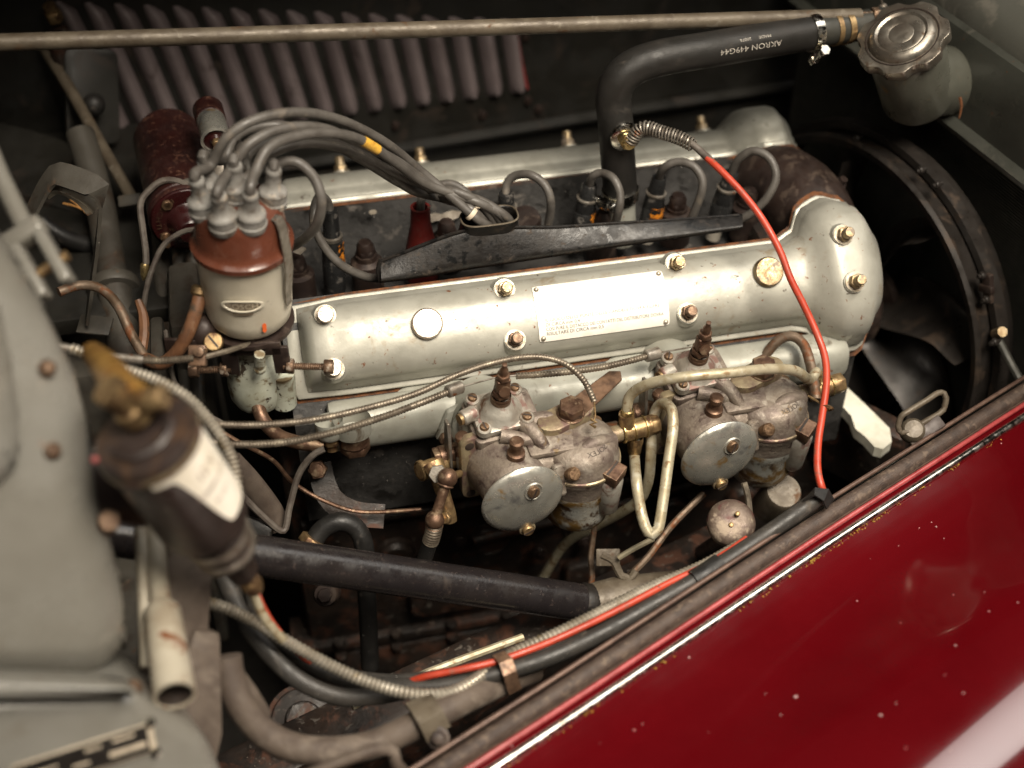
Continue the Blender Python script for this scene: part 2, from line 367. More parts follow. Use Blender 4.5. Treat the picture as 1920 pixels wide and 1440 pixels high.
# ---- far side panel of the bonnet with louvres
YP = .47
t = thing('louvred_side_panel', 'dark bonnet side panel with a row of tall louvres across the far side', 'side panel', (0, YP, -.5))
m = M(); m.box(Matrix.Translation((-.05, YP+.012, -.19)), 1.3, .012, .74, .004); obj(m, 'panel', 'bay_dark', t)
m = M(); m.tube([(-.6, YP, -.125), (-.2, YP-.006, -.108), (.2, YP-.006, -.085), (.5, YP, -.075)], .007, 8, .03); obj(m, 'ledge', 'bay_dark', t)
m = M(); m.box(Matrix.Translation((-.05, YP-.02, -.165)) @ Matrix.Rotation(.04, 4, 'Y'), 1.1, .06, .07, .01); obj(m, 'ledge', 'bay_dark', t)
for px, py in ((742, 235), (905, 215), (990, 188), (1010, 205), (985, 70)):
    m = M(); p = aY(px, py, YP+.004); m.lathe([(0, -.004), (.0045, -.003), (.005, 0), (.005, .004)], frame(p, (0, 1, 0)), 10); obj(m, 'rivet', 'pulley_brown', t)
def louvre(xb, zb, zt, lean, w=.0215, dp=.015):
    secs = []; K = 16
    for i in range(K+1):
        f = i/K; z = zb+(zt-zb)*f
        e = min(1, min(f, 1-f)*9+.02); e = math.sqrt(1-(1-e)**2)
        x0 = xb+lean*f
        sec = []
        for a in range(9):
            q = a/8; dd = dp*e*(math.sin(math.pi/2*min(1, q/.7))**.8 if q < .7 else math.cos(math.pi/2*(q-.7)/.34))
            sec.append(V((x0-w/2+w*q*(.3+.7*e), YP+.008-dd, z)))
        sec += [p+V((0, .004, 0)) for p in sec[::-1]]
        secs.append(sec)
    return M().loft(secs)
for k in range(17):
    f = k/16
    o = obj(louvre(.050-.0285*k, -.052-.014*f, .045+.07*f, -.013-.022*f), 'louvre', 'louvre_plum', t)
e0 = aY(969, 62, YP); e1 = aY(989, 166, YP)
m = M(); m.tube([e0, (e0+e1)/2+V((-.001, 0, 0)), e1], .0016, 6, .02); obj(m, 'louvre_daylight', 'bead_red', t, label='thin red strip painted for the daylight showing at the end louvre')  # red strip stands in for daylit outer paint seen through the gap
# ---- bonnet panel added out of the frame to shade the far side
m = M(); K = 10; sec0 = []
for i in range(K+1):
    a = i/K; sec0.append((.23+.26*a, .345-.14*a*a))
secs = []
for x in (-.75, .62):
    s_ = [V((x, y, z)) for y, z in sec0]; secs.append(s_+[p+V((0, .0, .004)) for p in s_[::-1]])
m.loft(secs); obj(m, 'bonnet', 'fender_red', label='unseen dark red bonnet panel added to shade the far side of the engine bay', cat='bonnet')
# ---- radiator
RA = math.radians(11)
RN = V((-math.cos(RA), -math.sin(RA), 0)); RD = V((math.sin(RA)*-1, math.cos(RA), 0))   # facing the engine; along the core
RO = V((.427, .11, .06))
def rp(a, o, z): return RO + RD*a - RN*o + V((0, 0, z-.06))    # along, forward, height
t = thing('radiator', 'dark grey-green radiator with finned core behind the black cooling fan', 'radiator', rp(0, .03, -.6))
m = M(); A = [rp(-.32, .012, -.6), rp(.32, .012, -.6), rp(.32, .012, .058), rp(-.32, .012, .058)]
m.loft([A, [p-RN*.05 for p in A]]); obj(m, 'core', 'core_black', t)
m = M(); z = .052; a_, b_ = -.30, .30
while z > -.45:
    q = [rp(a_, .0, z), rp(b_, .0, z), rp(b_, .013, z), rp(a_, .013, z)]
    m.loft([q, [p-V((0, 0, .0011)) for p in q]]); z -= .0030
obj(m, 'fins', 'core_black', t, kind='stuff')
prof = [(.004, .056), (-.012, .056), (-.014, .062), (-.005, .068), (-.003, .10), (-.001, .132), (.004, .146), (.012, .150), (.03, .148), (.05, .135), (.05, .056)]
m = M(); m.loft([[rp(a, o, z) for o, z in prof] for a in (-.32, -.1, .1, .32)]); obj(m, 'header_tank', 'rad_paint', t)
pf = [(.010, .148), (.012, .158), (.022, .172), (.05, .186), (.09, .194), (.16, .196), (.16, .19), (.09, .188), (.05, .178), (.026, .160), (.022, .148)]
m = M(); m.loft([[rp(a, o, z) for o, z in pf] for a in (-.36, -.1, .1, .36)]); obj(m, 'cowl_edge', 'cowl_paint', t)
# cast maker's pad on the tank
c0 = on(1868, 262, RN, RN.dot(rp(0, -.0015, .08)))
m = M(); m.box(frame(c0, RN, RD), .030, .0165, .003, .001); pad = obj(m, 'tank_plate', 'rad_paint', t)
vs, fs = text2d('1 10 5', .008); m = M(); m.add(vs, fs, frame(c0+RN*.0018, RN, -RD)); obj(m, 'plate_mark', 'neck_paint', t)
# drain seam of rust
m = M(); m.tube(P((1800, 182, 1.262), (1803, 200, 1.264), (1798, 222, 1.268)), [.0018, .0014, .0008], 6); obj(m, 'rust_run', 'gasket_rust', t)
# ---- filler neck and cap
cap_c = at(1694, 78, 1.235); neck_b = at(1722, 182, 1.30); ax = (cap_c-neck_b).normalized()
t = thing('filler_neck', 'olive grey radiator filler neck with a scalloped metal screw cap', 'filler neck', neck_b)
L_ = (cap_c-neck_b).length
m = M(); m.lathe([(0, -.006), (.030, -.006), (.0345, .002), (.0345, L_*.5), (.036, L_*.85), (.034, L_)], frame(neck_b, ax), 40); obj(m, 'neck', 'neck_paint', t)
side = at(1800, 150, 1.33)
m = M(); m.lathe([(.034, 0), (.034, .055), (.037, .058), (.037, .066), (0, .066)], frame(neck_b+ax*.022, side-(neck_b+ax*.022)), 36); obj(m, 'elbow', 'neck_paint', t)
fr = frame(cap_c, ax, CR)
pts = []
for i in range(96):
    a = 2*math.pi*i/96; q = math.cos(a*7+.6); pts.append(((.0425-.0045*max(0, -q)**.8)*math.cos(a), (.0425-.0045*max(0, -q)**.8)*math.sin(a)))
m = M(); m.prism(pts, -.004, .007, fr, .0013, 2); capo = obj(m, 'cap', 'cap_metal', t, ang=30)
m = M(); m.lathe([(.031, .0069), (.030, .0095), (.027, .0125), (.024, .0135), (.0215, .0120), (.020, .0128), (.013, .0122), (.0115, .0116), (.0105, .0121), (0, .0118)], fr, 48); sub(m, 'cap_dome', 'cap_metal', capo)
m = M(); m.lathe([(.0335, .0071), (.0335, .0079), (.0325, .0079), (.0325, .0071)], fr, 48); sub(m, 'cap_groove', 'slot_dark', capo)
# ---- fan, its ring and pulley
FA = math.radians(18); fn = V((math.cos(FA), math.sin(FA), 0)); fc = V((.365, .148, -.163))
t = thing('cooling_fan', 'black bladed cooling fan in front of the radiator core', 'fan', fc)
fr = frame(fc, fn, (0, 0, 1))
for k in range(8):
    secs = []
    for i in range(15):
        f = i/14; r_ = .03+.138*f; c = []; wd = .58*(.45+.55*math.sin(math.pi*min(1, f*1.15+.12)))*math.sqrt(max(.003, 1-max(0, (f-.55)/.45)**2.2))*.075/max(r_, .05)
        for j in range(9):
            q = (j/8-.5); a = q*wd+.35*f*f
            c.append(V((r_*math.cos(a), r_*math.sin(a), -q*.05+.014*(1-4*q*q))))
        c += [p+V((0, 0, -.002)) for p in c[::-1]]
        R4 = fr @ Matrix.Rotation(2*math.pi*k/8+.2, 4, 'Z'); secs.append([R4 @ p for p in c])
    m = M(); m.loft(secs); obj(m, 'blade', 'fan_black', t)
m = M(); m.lathe([(0, -.03), (.03, -.03), (.034, -.02), (.034, .0), (.05, .004), (.05, .012), (0, .014)], fr, 32); obj(m, 'hub', 'pulley_brown', t)
m = M(); m.lathe([(0, -.075), (.052, -.075), (.055, -.072), (.055, -.066), (.045, -.056), (.055, -.046), (.055, -.04), (.03, -.035), (0, -.035)], fr, 40); obj(m, 'pulley', 'pulley_brown', t)
t = thing('fan_shroud', 'black steel ring shroud around the cooling fan', 'fan shroud', fc-V((0, 0, .19)))
m = M(); m.lathe([(.182, -.02), (.190, -.022), (.193, -.018), (.190, -.012), (.189, .03), (.186, .03), (.186, -.012)], fr, 96); obj(m, 'ring', 'fan_black', t)
m = M(); m.lathe([(.193, -.002), (.201, -.002), (.201, .012), (.193, .012)], fr, 96); obj(m, 'band', 'fan_black', t)
for px, py in ((1610, 258), (1760, 345), (1730, 318), (1845, 515), (1852, 560), (1868, 640)):
    p = on(px, py, fn, fn.dot(fc)-.012)
    m = M(); m.hexa(frame(p, -fn), .0042, .005); m.cyl(p+fn*.004, p-fn*.008, .0022); obj(m, 'bolt', 'fan_black', t)
p = on(1853, 540, fn, fn.dot(fc)-.01); m = M(); m.box(frame(p, -fn, (0, .4, 1)), .03, .010, .006, .0015); m.box(frame(p-fn*.002, -fn, (0, .4, 1)), .008, .016, .006, .0015); obj(m, 'buckle', 'pulley_brown', t)
m = M(); m.tube(P((1868, 628, 1.30), (1900, 690, 1.29), (1930, 740, 1.28)), .004, 8); obj(m, 'stay', 'core_black', t)
m = M(); m.cyl(at(1866, 626, 1.302), at(1880, 622, 1.285), .005); obj(m, 'stay_bolt', 'stud_brass', t)
# ---- water pump housing seen behind the covers (dark brown castings)
t = thing('timing_housing', 'dark brown oily timing housing between the two camshaft covers', 'housing', (.25, .13, -.2))
m = M(); m.tube([(.235, .20, -.06), (.25, .17, -.012), (.262, .13, -.004), (.268, .09, -.012), (.27, .05, -.05)], [.035, .04, .042, .04, .035], 18, .006); obj(m, 'arch', 'pulley_brown', t)
m = M(); m.lathe([(0, 0), (.045, 0), (.05, .01), (.05, .06), (.04, .07), (0, .072)], frame((.27, .09, -.12), (1, .2, 0)), 32); obj(m, 'pump_body', 'pulley_brown', t)
p = at(1568, 352, 1.335); m = M(); m.hexa(frame(p, (.3, -.3, .9)), .0075, .008); m.cyl(p, p+V((.3, -.3, .9)).normalized()*.014, .004); obj(m, 'bolt', 'pulley_brown', t)
m = M(); m.box(Matrix.Translation((.235, .14, -.10)), .05, .14, .16, .012); obj(m, 'case', 'block_black', t)
# ---- bonnet stay rod across the top
t = thing('stay_rod', 'long thin olive brown stay rod running from bulkhead to radiator', 'stay rod', V((-.06, .165, .2)))
p0 = at(-330, 90, 1.05); p1 = at(1612, 30, 1.262)
m = M(); m.tube([p0+(p1-p0)*f for f in (0, .3, .6, 1)], .0072, 16, .05); obj(m, 'rod', 'rod_paint', t)
d = (p1-p0).normalized()
m = M(); m.cyl(p1-d*.001, p1+d*.02, .0042); m.hexa(frame(p1+d*.012, d), .008, .007); obj(m, 'threaded_end', 'stud_brown', t)
p = at(1655, 15, 1.28); m = M(); m.ball(p, .005, 10); m.tube([p, p+V((-.004, 0, .012)), p+V((-.006, .004, .03))], .0012, 6); obj(m, 'split_pin', 'steel_dull', t)
# ================================================================ engine block and head
t = thing('engine_block', 'black oily engine block and cylinder head under the grey camshaft covers', 'engine', (0, .13, -.62))
HX0, HX1 = -.262, .275
sec = [(-.02, -.075), (.0594-.022, -.005), (.0594, .006), (.070, -.050), (.175, -.056), (.193, -.02), (.199, .008), (.235, .0), (.30, -.06), (.30, -.20), (-.02, -.20)]
m = M(); m.loft([[V((x, y, z)) for y, z in sec] for x in (HX0, HX1)]); obj(m, 'cylinder_head', 'head_casting', t, ang=25)
m = M(); m.box(Matrix.Translation(((HX0+HX1)/2, .14, -.35)), HX1-HX0+.04, .25, .36, .012); obj(m, 'block', 'block_black', t)
m = M(); m.box(Matrix.Translation(((HX0+HX1)/2, .03, -.438)), HX1-HX0+.08, .05, .016, .004); obj(m, 'sump_flange', 'block_black', t)
m = M(); m.box(Matrix.Translation(((HX0+HX1)/2, .10, -.52)), HX1-HX0, .2, .15, .03); obj(m, 'sump', 'block_black', t)
m = M(); m.tube([(-.27, .008, -.235), (-.1, .004, -.238), (.1, .004, -.238), (.26, .008, -.235)], .006, 10, .03); obj(m, 'side_pipe', 'block_black', t)
m = M(); m.tube([(-.10, -.004, -.285), (.05, -.006, -.262), (.25, -.004, -.23)], .0052, 10, .03); obj(m, 'oil_pipe', 'block_black', t)
for x in (-.18, -.08, .02, .12, .2):
    m = M(); m.lathe([(0, .006), (.014, .006), (.017, .002), (.019, 0), (.021, .003), (.022, -.003)], frame((x, .012, -.305), (0, -1, 0)), 24); obj(m, 'core_plug', 'block_black', t)
for k in range(9):
    x = -.25+.062*k
    m = M(); m.hexa(frame((x, .004, -.429), (0, 0, 1)), .007, .006); m.hexa(frame((x, .004, -.446), (0, 0, -1)), .007, .006); obj(m, 'sump_bolt', 'block_black', t)
m = M(); m.prism(rrect(-.05, .05, -.022, .022, .012), 0, .014, frame((-.12, .010, -.375), (0, -1, 0), (1, 0, 0)), .003); obj(m, 'side_plate', 'block_black', t)
m = M(); m.prism(rrect(-.04, .04, -.02, .02, .012), 0, .014, frame((.04, .010, -.375), (0, -1, 0), (1, 0, 0)), .003); obj(m, 'side_plate', 'block_black', t)
for px, py, y in ((590, 905, .0), (1095, 1010, .004), (1010, 1030, .004), (720, 1065, .0), (860, 1010, .005)):
    p = aY(px, py, y); m = M(); m.hexa(frame(p, (0, -1, .1)), .008, .008); m.cyl(p, p+V((0, -.013, 0)), .0045); obj(m, 'bolt', 'pulley_brown', t)
# head nuts standing in the valley
for px, py, h in ((688, 500, .028), (838, 452, .016), (560, 520, .02), (1268, 405, .02), (1400, 395, .02), (660, 505, .0), (1130, 430, .012)):
    if h == 0: continue
    p = aY(px, py, .135); 
    m = M(); m.lathe([(0, -.03), (.0155, -.03), (.0155, h*.25), (.013, h*.3), (.0105, h*.35), (.0105, h*.55), (0, h*.56)], frame(p, (0, 0, 1)), 20); nb = obj(m, 'head_stud', 'pulley_brown', t)
    m = M(); m.hexa(frame(p+V((0, 0, h*.5)), (0, 0, 1)), .0095, .007); m.lathe([(.0085, 0), (.0085, .006), (.006, .0105), (0, .012)], frame(p+V((0, 0, h*.5+.005)), (0, 0, 1)), 16); sub(m, 'cap_nut', 'pulley_brown', nb)
p = aY(985, 412, .15); m = M(); m.lathe([(0, .005), (.014, .005), (.016, 0), (.016, -.02)], frame(p, (0, -.3, 1)), 20); obj(m, 'core_plug', 'pulley_brown', t)
# flaked paint patches are thin chips of old sealant
for px, py, s_ in ((815, 408, .010), (845, 405, .013), (905, 382, .006), (700, 398, .005), (560, 470, .008)):
    p = aY(px, py, .188 if px > 600 else .12); m = M(); k = 9
    m.prism([(s_*(.6+.5*random.random())*math.cos(2*math.pi*i/k), s_*.55*(.6+.5*random.random())*math.sin(2*math.pi*i/k)) for i in range(k)], 0, .0015, frame(p, (0, -.6, .7)), 0); obj(m, 'sealant_chip', 'rod_paint', t, flat=True)
# ================================================================ camshaft covers
def interp(tab, x):
    if x <= tab[0][0]: return tab[0][1]
    for (a, b), (c, d) in zip(tab, tab[1:]):
        if x <= c:
            f = (x-a)/(c-a); f = f*f*(3-2*f); return b+(d-b)*f
    return tab[-1][1]
top_tab = [(-.255, .040), (-.20, .0435), (.205, .0435), (.222, .050), (.236, .074), (.255, .0805), (.278, .074), (.296, .048), (.3075, .005)]
bot_tab = [(-.262, -.0445), (-.20, -.046), (.208, -.0445), (.222, -.047), (.234, -.062), (.252, -.072), (.272, -.0715), (.288, -.052), (.300, -.025), (.3075, -.010)]
def cov_h(x, tt, k=0):                              # crown height above the flange plane
    a = interp(top_tab, x)-.007; b = interp(bot_tab, x)+.009
    c = (a+b)/2; w = max(.004, (a-b)/2)
    u = max(-1, min(1, (tt-c)/w)); p = 2.5
    H = .034+.018*max(0, min(1, (x-.222)/.022))**1.0
    e0 = max(0, min(1, (x+.247)/.016)); e1 = max(0, min(1, (.302-x)/.034))
    H *= math.sqrt(max(0, 1-(1-e0)**2))*math.sqrt(max(0, 1-(1-e1)**2))
    return H*(1-abs(u)**p)**(1/p)
def cover(name, label, N_, T_, org, mats, studs, mirror=False):
    t = thing(name, label, 'engine cover', org)
    def W_(x, tt, h): return V((x, 0, 0))+V(org)+T_*tt+N_*h
    hb = -.032
    xs = [-.247+.016*(1-math.cos(math.pi/2*i/8)) for i in range(8)]+[-.231+.0085*i for i in range(1, 53)]
    xs += [.2115+.0904*math.sin(math.pi/2*i/22) for i in range(1, 23)]
    secs = []
    for x in xs:
        a = interp(top_tab, x)-.007; b = interp(bot_tab, x)+.009; c = (a+b)/2; w = max(.003, (a-b)/2)
        sec = []
        for i in range(29):
            th = math.pi*i/28; u = -math.cos(th); u = math.copysign(abs(u)**(2/2.5), u) if 0 < i < 28 else u
            tt = c+w*u; h = cov_h(x, tt)
            # foot fillet
            sec.append(W_(x, tt+(.0035*u if abs(u) > .98 else 0), hb+h))
        secs.append(sec)
    m = M(); m.loft(secs, closed=False); o = obj(m, 'shell', mats[0], t, ang=50)
    # flange lip: outline polygon following the edge
    xo = [-.2555+.0075*i for i in range(76)]; up = [(x, interp(top_tab, x)) for x in xo if x < .3075]; dn = [(x, interp(bot_tab, x)) for x in xo if x < .3075]
    poly = [(-.258, .03)]+up+[(.3085, 0)]+dn[::-1]+[(-.2595, -.036)]
    m = M(); m.prism(poly, -.0045, .0015, Matrix((V((1, 0, 0)), T_, N_)).transposed().to_4x4() if not mirror else Matrix((V((1, 0, 0)), T_, N_)).transposed().to_4x4(), .0012, 2)
    m.v = [v+V(org)+N_*hb for v in m.v]; obj(m, 'flange', mats[0], t, ang=50)
    m = M(); poly2 = [(x*1.004, y*1.065) for x, y in poly]
    m.prism(poly2, -.0075, -.0045, Matrix((V((1, 0, 0)), T_, N_)).transposed().to_4x4()); m.v = [v+V(org)+N_*hb for v in m.v]; obj(m, 'gasket', 'gasket_rust', t)
    for x, tt, kind in studs:
        h = cov_h(x, tt)+hb; b = W_(x, tt, h-.006); fr = frame(b, N_, (1, 0, 0))
        w = M(); w.lathe([(.0125, .001), (.0105, .005), (.0098, .0078), (.006, .0079)], fr, 24); ws = obj(w, 'stud_boss', mats[0], t)
        w = M(); w.lathe([(.0092, .0075), (.0092, .0095), (.005, .0098)], fr, 24); sub(w, 'washer', 'washer_steel', ws)
        w = M()
        if kind == 'stud_pale':
            w.lathe([(.0072, .009), (.0072, .0185), (.0066, .0198), (0, .0200)], fr, 20)
        else:
            w.hexa(frame(b+N_*.0093, N_, (1, .3, 0)), .0072, .0065, 6); w.lathe([(.0050, .015), (.0050, .0235), (.0042, .0248), (0, .0250)], fr, 16)
        sub(w, 'nut', kind, ws)
    return t, W_, hb
def ct(px, py, h=0): p = cov(px, py, h); return p.x, p.dot(TC)
st = []
for px, py, kd in ((610, 592, 'stud_pale'), (625, 692, 'stud_pale'), (946, 543, 'stud_brass'), (964, 638, 'stud_brown'), (1268, 494, 'stud_brass'), (1286, 588, 'stud_brown'), (1562, 449, 'stud_brass'), (1582, 536, 'stud_brass')):
    x, tt = ct(px, py, -.004); st.append((x, tt, kd))
cv, CW, chb = cover('camshaft_cover', 'silver grey camshaft cover with riveted nameplate and cap nuts, above the carburettors', NC, TC, (0, 0, 0), ('silver_paint',), st)
for px, py, mt in ((800, 608, 'stud_pale'), (1438, 511, 'stud_brass')):
    x, tt = ct(px, py); b = CW(x, tt, chb+cov_h(x, tt)-.002); fr = frame(b, NC)
    m = M(); m.lathe([(.0135, 0), (.0140, .0015), (.0140, .006), (.0125, .0082), (.003, .0090), (0, .0086)], fr, 36); obj(m, 'blanking_plug', mt, cv)
# nameplate wrapped on the crown
(x0, ta), (x1, tb) = ct(1001, 540), ct(1244, 503); (x2, tc_), (x3, td) = ct(1010, 645), ct(1254, 606)
PX0, PX1 = (x0+x2)/2, (x1+x3)/2; PT1, PT0 = (ta+tb)/2, (tc_+td)/2
def plate_pt(u, v, o=.0): 
    x = PX0+(PX1-PX0)*u; tt = PT0+(PT1-PT0)*v; return CW(x, tt, chb+cov_h(x, tt)+o)
np_ = thing('nameplate', 'bright alloy instruction plate riveted to the silver grey camshaft cover', 'nameplate', plate_pt(.5, .5))
m = M(); NU, NV = 36, 20; vs = []; fs = []
def rc(u, v):
    rx, ry = .035, .075
    for cu_, cv_ in ((0, 0), (1, 0), (0, 1), (1, 1)):
        du = abs(u-cu_); dv = abs(v-cv_)
        if du < rx and dv < ry:
            k = ((1-du/rx)**4+(1-dv/ry)**4)**.25
            if k > 1: u = cu_+(1 if cu_ == 0 else -1)*rx*(1-(1-du/rx)/k); v = cv_+(1 if cv_ == 0 else -1)*ry*(1-(1-dv/ry)/k)
    return u, v
for lay in (.0002, .0012):
    for j in range(NV+1):
        for i in range(NU+1):
            u, v = rc(i/NU, j/NV); vs.append(plate_pt(u, v, lay))
B0 = (NU+1)*(NV+1)
for j in range(NV):
    for i in range(NU):
        a = j*(NU+1)+i; q = (a, a+1, a+NU+2, a+NU+1); fs.append(tuple(B0+k for k in q)); fs.append(q[::-1])
rim = [i for i in range(NU+1)]+[j*(NU+1)+NU for j in range(1, NV+1)]+[NV*(NU+1)+i for i in range(NU-1, -1, -1)]+[j*(NU+1) for j in range(NV-1, 0, -1)]
for a, b in zip(rim, rim[1:]+rim[:1]): fs.append((a, b, B0+b, B0+a))
m.add(vs, fs); pl = obj(m, 'plate', 'plate_alloy', np_)
for u, v in ((.03, .06), (.97, .06), (.03, .94), (.97, .94)):
    m = M(); m.lathe([(.0024, 0), (.0022, .0010), (.0012, .0017), (0, .0019)], frame(plate_pt(u, v, .0011), NC), 12); obj(m, 'rivet', 'washer_steel', np_)
PWd = PX1-PX0; PHt = PT1-PT0
for body, v, sz in (('IL GIOCO DELLE PUNTE DELLE CANDELE DOVRA ESSERE', .365, .0042), ('DI CIRCA mm 0,4', .285, .0042), ('COSI PURE IL DISTACCO DEI CONTATTI DEL DISTRIBUTORE DOVRA', .205, .0042), ('RISULTARE DI CIRCA mm 0,5', .125, .0042)):
    tv, tf = text2d(body, sz, 'LEFT'); wmax = max(q.x for q in tv); k = min(1, PWd*.9/wmax)
    m = M(); m.add([plate_pt(.055+q.x*k/PWd, v+q.y/PHt, .00135) for q in tv], tf); obj(m, 'engraved_line', 'plate_print', np_, flat=True)
# far cover
fs_ = []
for px, py in ((645, 305), (795, 285), (1072, 250), (1325, 212)):
    x = aY(px, py, .27).x; fs_.append((x, .004, 'stud_brass'))
fcv, FW, fhb = cover('camshaft_cover', 'dull silver camshaft cover behind the spark plug leads, no nameplate', NB, TB*-1, (-.004, .2605, .0), ('silver_paint_far',), fs_)
# ================================================================ loom tray
LY = .070
tray = thing('lead_tray', 'black pressed steel tray that gathers the spark plug leads', 'lead tray', aY(1050, 480, LY))
top = [(712, 488), (760, 470), (810, 450), (850, 436), (880, 428), (930, 425), (980, 424), (1040, 424), (1150, 417), (1270, 410), (1386, 402)]
bot = [(714, 530), (760, 525), (810, 517), (850, 510), (880, 505), (930, 498), (980, 490), (1040, 481), (1150, 464), (1270, 447), (1386, 430)]
secs = []
for (a, b), (c, d) in zip(top, bot):
    p = aY(a, b, LY+.012); q = aY(c, d, LY-.006); hh = (p-q).length/2; mid = (p+q)/2; upv = (p-q).normalized()
    fw = V((0, -upv.z, upv.y)).normalized(); sec = []
    for i in range(32):
        th = 2*math.pi*i/32; cx = math.cos(th); sx = math.sin(th)
        sec.append(mid+upv*hh*math.copysign(abs(cx)**.38, cx)+V((0, -.74, .67))*.0105*math.copysign(abs(sx)**.38, sx))
    secs.append(sec)
SM = []
for i in range(len(secs)-1):
    for k in range(4):
        f = k/4; SM.append([a.lerp(b, f) for a, b in zip(secs[i], secs[i+1])])
SM.append(secs[-1])
m = M(); m.loft(SM); obj(m, 'tray_body', 'black_enamel', tray, ang=35)
m = M(); m.tube([aY(a, b+2, LY+.003) for a, b in top], .0016, 8, .01); obj(m, 'top_bead', 'black_enamel', tray)
# collar
ca, cb = aY(864, 411, LY+.010), aY(970, 402, LY+.010); cc = (ca+cb)/2; hx = (cb-ca).length/2
secs = []
def oval(k, kk, z, dy=0): return [cc+V((hx*k*math.copysign(abs(math.cos(a))**.5, math.cos(a)), .0135*kk*math.copysign(abs(math.sin(a))**.75, math.sin(a))-z*.25+dy, z)) for a in [2*math.pi*i/48 for i in range(48)]]
for z, k, kk in ((-.034, 1.34, .9), (-.024, 1.16, .95), (-.014, 1.03, 1.0), (-.004, .99, 1.0), (.0, 1.0, 1.08), (.0012, .985, 1.02), (.0, .96, .9), (-.016, .95, .86)):
    secs.append(oval(k, kk, z))
m = M(); m.loft(secs, caps=False); obj(m, 'collar', 'black_enamel', tray, ang=60)
m = M(); m.tube([aY(714, 486, LY), aY(709, 505, LY-.002), aY(714, 528, LY-.004)], .0022, 8); obj(m, 'end_rim', 'black_enamel', tray)
m = M(); m.tube(oval(1.0, 1.08, .0008), .0009, 6, closed=True, sm=False); obj(m, 'collar_rim', 'rod_paint', tray)
# ================================================================ spark plug leads
PY = .135
def lead(label, top, bot, path, kind='plug_black', mark=None, r=.0088):
    a = aY(*top, PY); b = aY(*bot, PY); d = (a-b).normalized(); L_ = (a-b).length
    t = thing('spark_plug_lead', label, 'plug lead', b, 'spark plug leads in the valley')
    fr = frame(b, d, CR)
    m = M()
    if kind == 'red_boot':
        m.lathe([(0, -.03), (.0165, -.03), (.0165, -.012), (.0150, .004), (.0125, L_*.35), (.0100, L_*.6), (.0092, L_*.95), (.0096, L_), (.0070, L_), (.0068, L_*.9)], fr, 24)
        bo = obj(m, 'boot', 'red_boot', t)
    else:
        m.lathe([(0, -.004), (.0100, -.004), (.0108, .0), (.0108, L_*.38), (.0102, L_*.40), (.0106, L_*.42), (.0092, L_*.66), (.0080, L_*.68), (.0074, L_*.97), (.0066, L_), (0, L_)], fr, 24)
        bo = obj(m, 'boot', 'plug_black', t)
        m = M(); m.lathe([(.0104, L_*.655), (.0104, L_*.69), (.0082, L_*.70)], fr, 24); sub(m, 'boot_ring', 'steel_dull', bo)
        m = M(); m.lathe([(.0075, -.02), (.0075, -.003)], fr, 16); obj(m, 'insulator', 'ceramic', t)
    if mark:
        m = M(); a0 = mark[2]; m.lathe([(.0111, L_*mark[0]), (.0111, L_*mark[1])], fr, 10, a0, a0+mark[3]); m.lathe([(.0109, L_*mark[0]), (.0109, L_*mark[1])], fr, 10, a0, a0+mark[3]); sub(m, 'boot_label', 'orange_label', bo)
    pts = [a-d*.004]+[at(*q) if len(q) == 3 else q for q in path]
    m = M(); m.tube(pts, .0041, 12, .003); obj(m, 'cable', 'lead_grey', t)
    return t
lead('black capped plug lead with orange mark looping into the tray end beside the distributor', (619, 394), (628, 540), [(614, 378, 1.235), (600, 368, 1.22), (590, 388, 1.20), (589, 420, 1.20), (605, 458, 1.205), (640, 497, 1.215), (690, 520, 1.235), (730, 520, 1.26)], mark=(.35, .62, -.9, 1.1))
lead('dark red capped plug lead rising into the bundle at the tray collar', (788, 388), (790, 470), [(792, 368, 1.245), (812, 352, 1.25), (845, 345, 1.26), (875, 362, 1.265), (893, 392, 1.27), (903, 425, 1.28)], kind='red_boot')
lead('black capped plug lead in a round loop just past the tray collar', (948, 362), (953, 440), [(950, 345, 1.265), (965, 330, 1.26), (995, 328, 1.25), (1022, 348, 1.25), (1033, 382, 1.255), (1026, 430, 1.28)])
lead('black capped plug lead looping beside the clamp of the radiator hose', (1106, 345), (1090, 425), [(1112, 330, 1.265), (1130, 325, 1.26), (1150, 335, 1.25), (1162, 362, 1.25), (1160, 395, 1.255), (1150, 430, 1.28)], mark=(.05, .45, -1.0, 1.2))
lead('black capped plug lead with large orange mark past the radiator hose', (1236, 332), (1218, 420), [(1244, 316, 1.275), (1268, 304, 1.27), (1298, 310, 1.265), (1316, 335, 1.265), (1314, 365, 1.27), (1294, 415, 1.29)], mark=(.03, .45, -1.9, 2.0))
lead('black capped plug lead in a wide loop beyond the end of the tray', (1372, 322), (1345, 415), [(1384, 300, 1.29), (1412, 283, 1.28), (1442, 296, 1.275), (1455, 330, 1.275), (1442, 365, 1.28), (1415, 395, 1.29), (1385, 414, 1.30)])
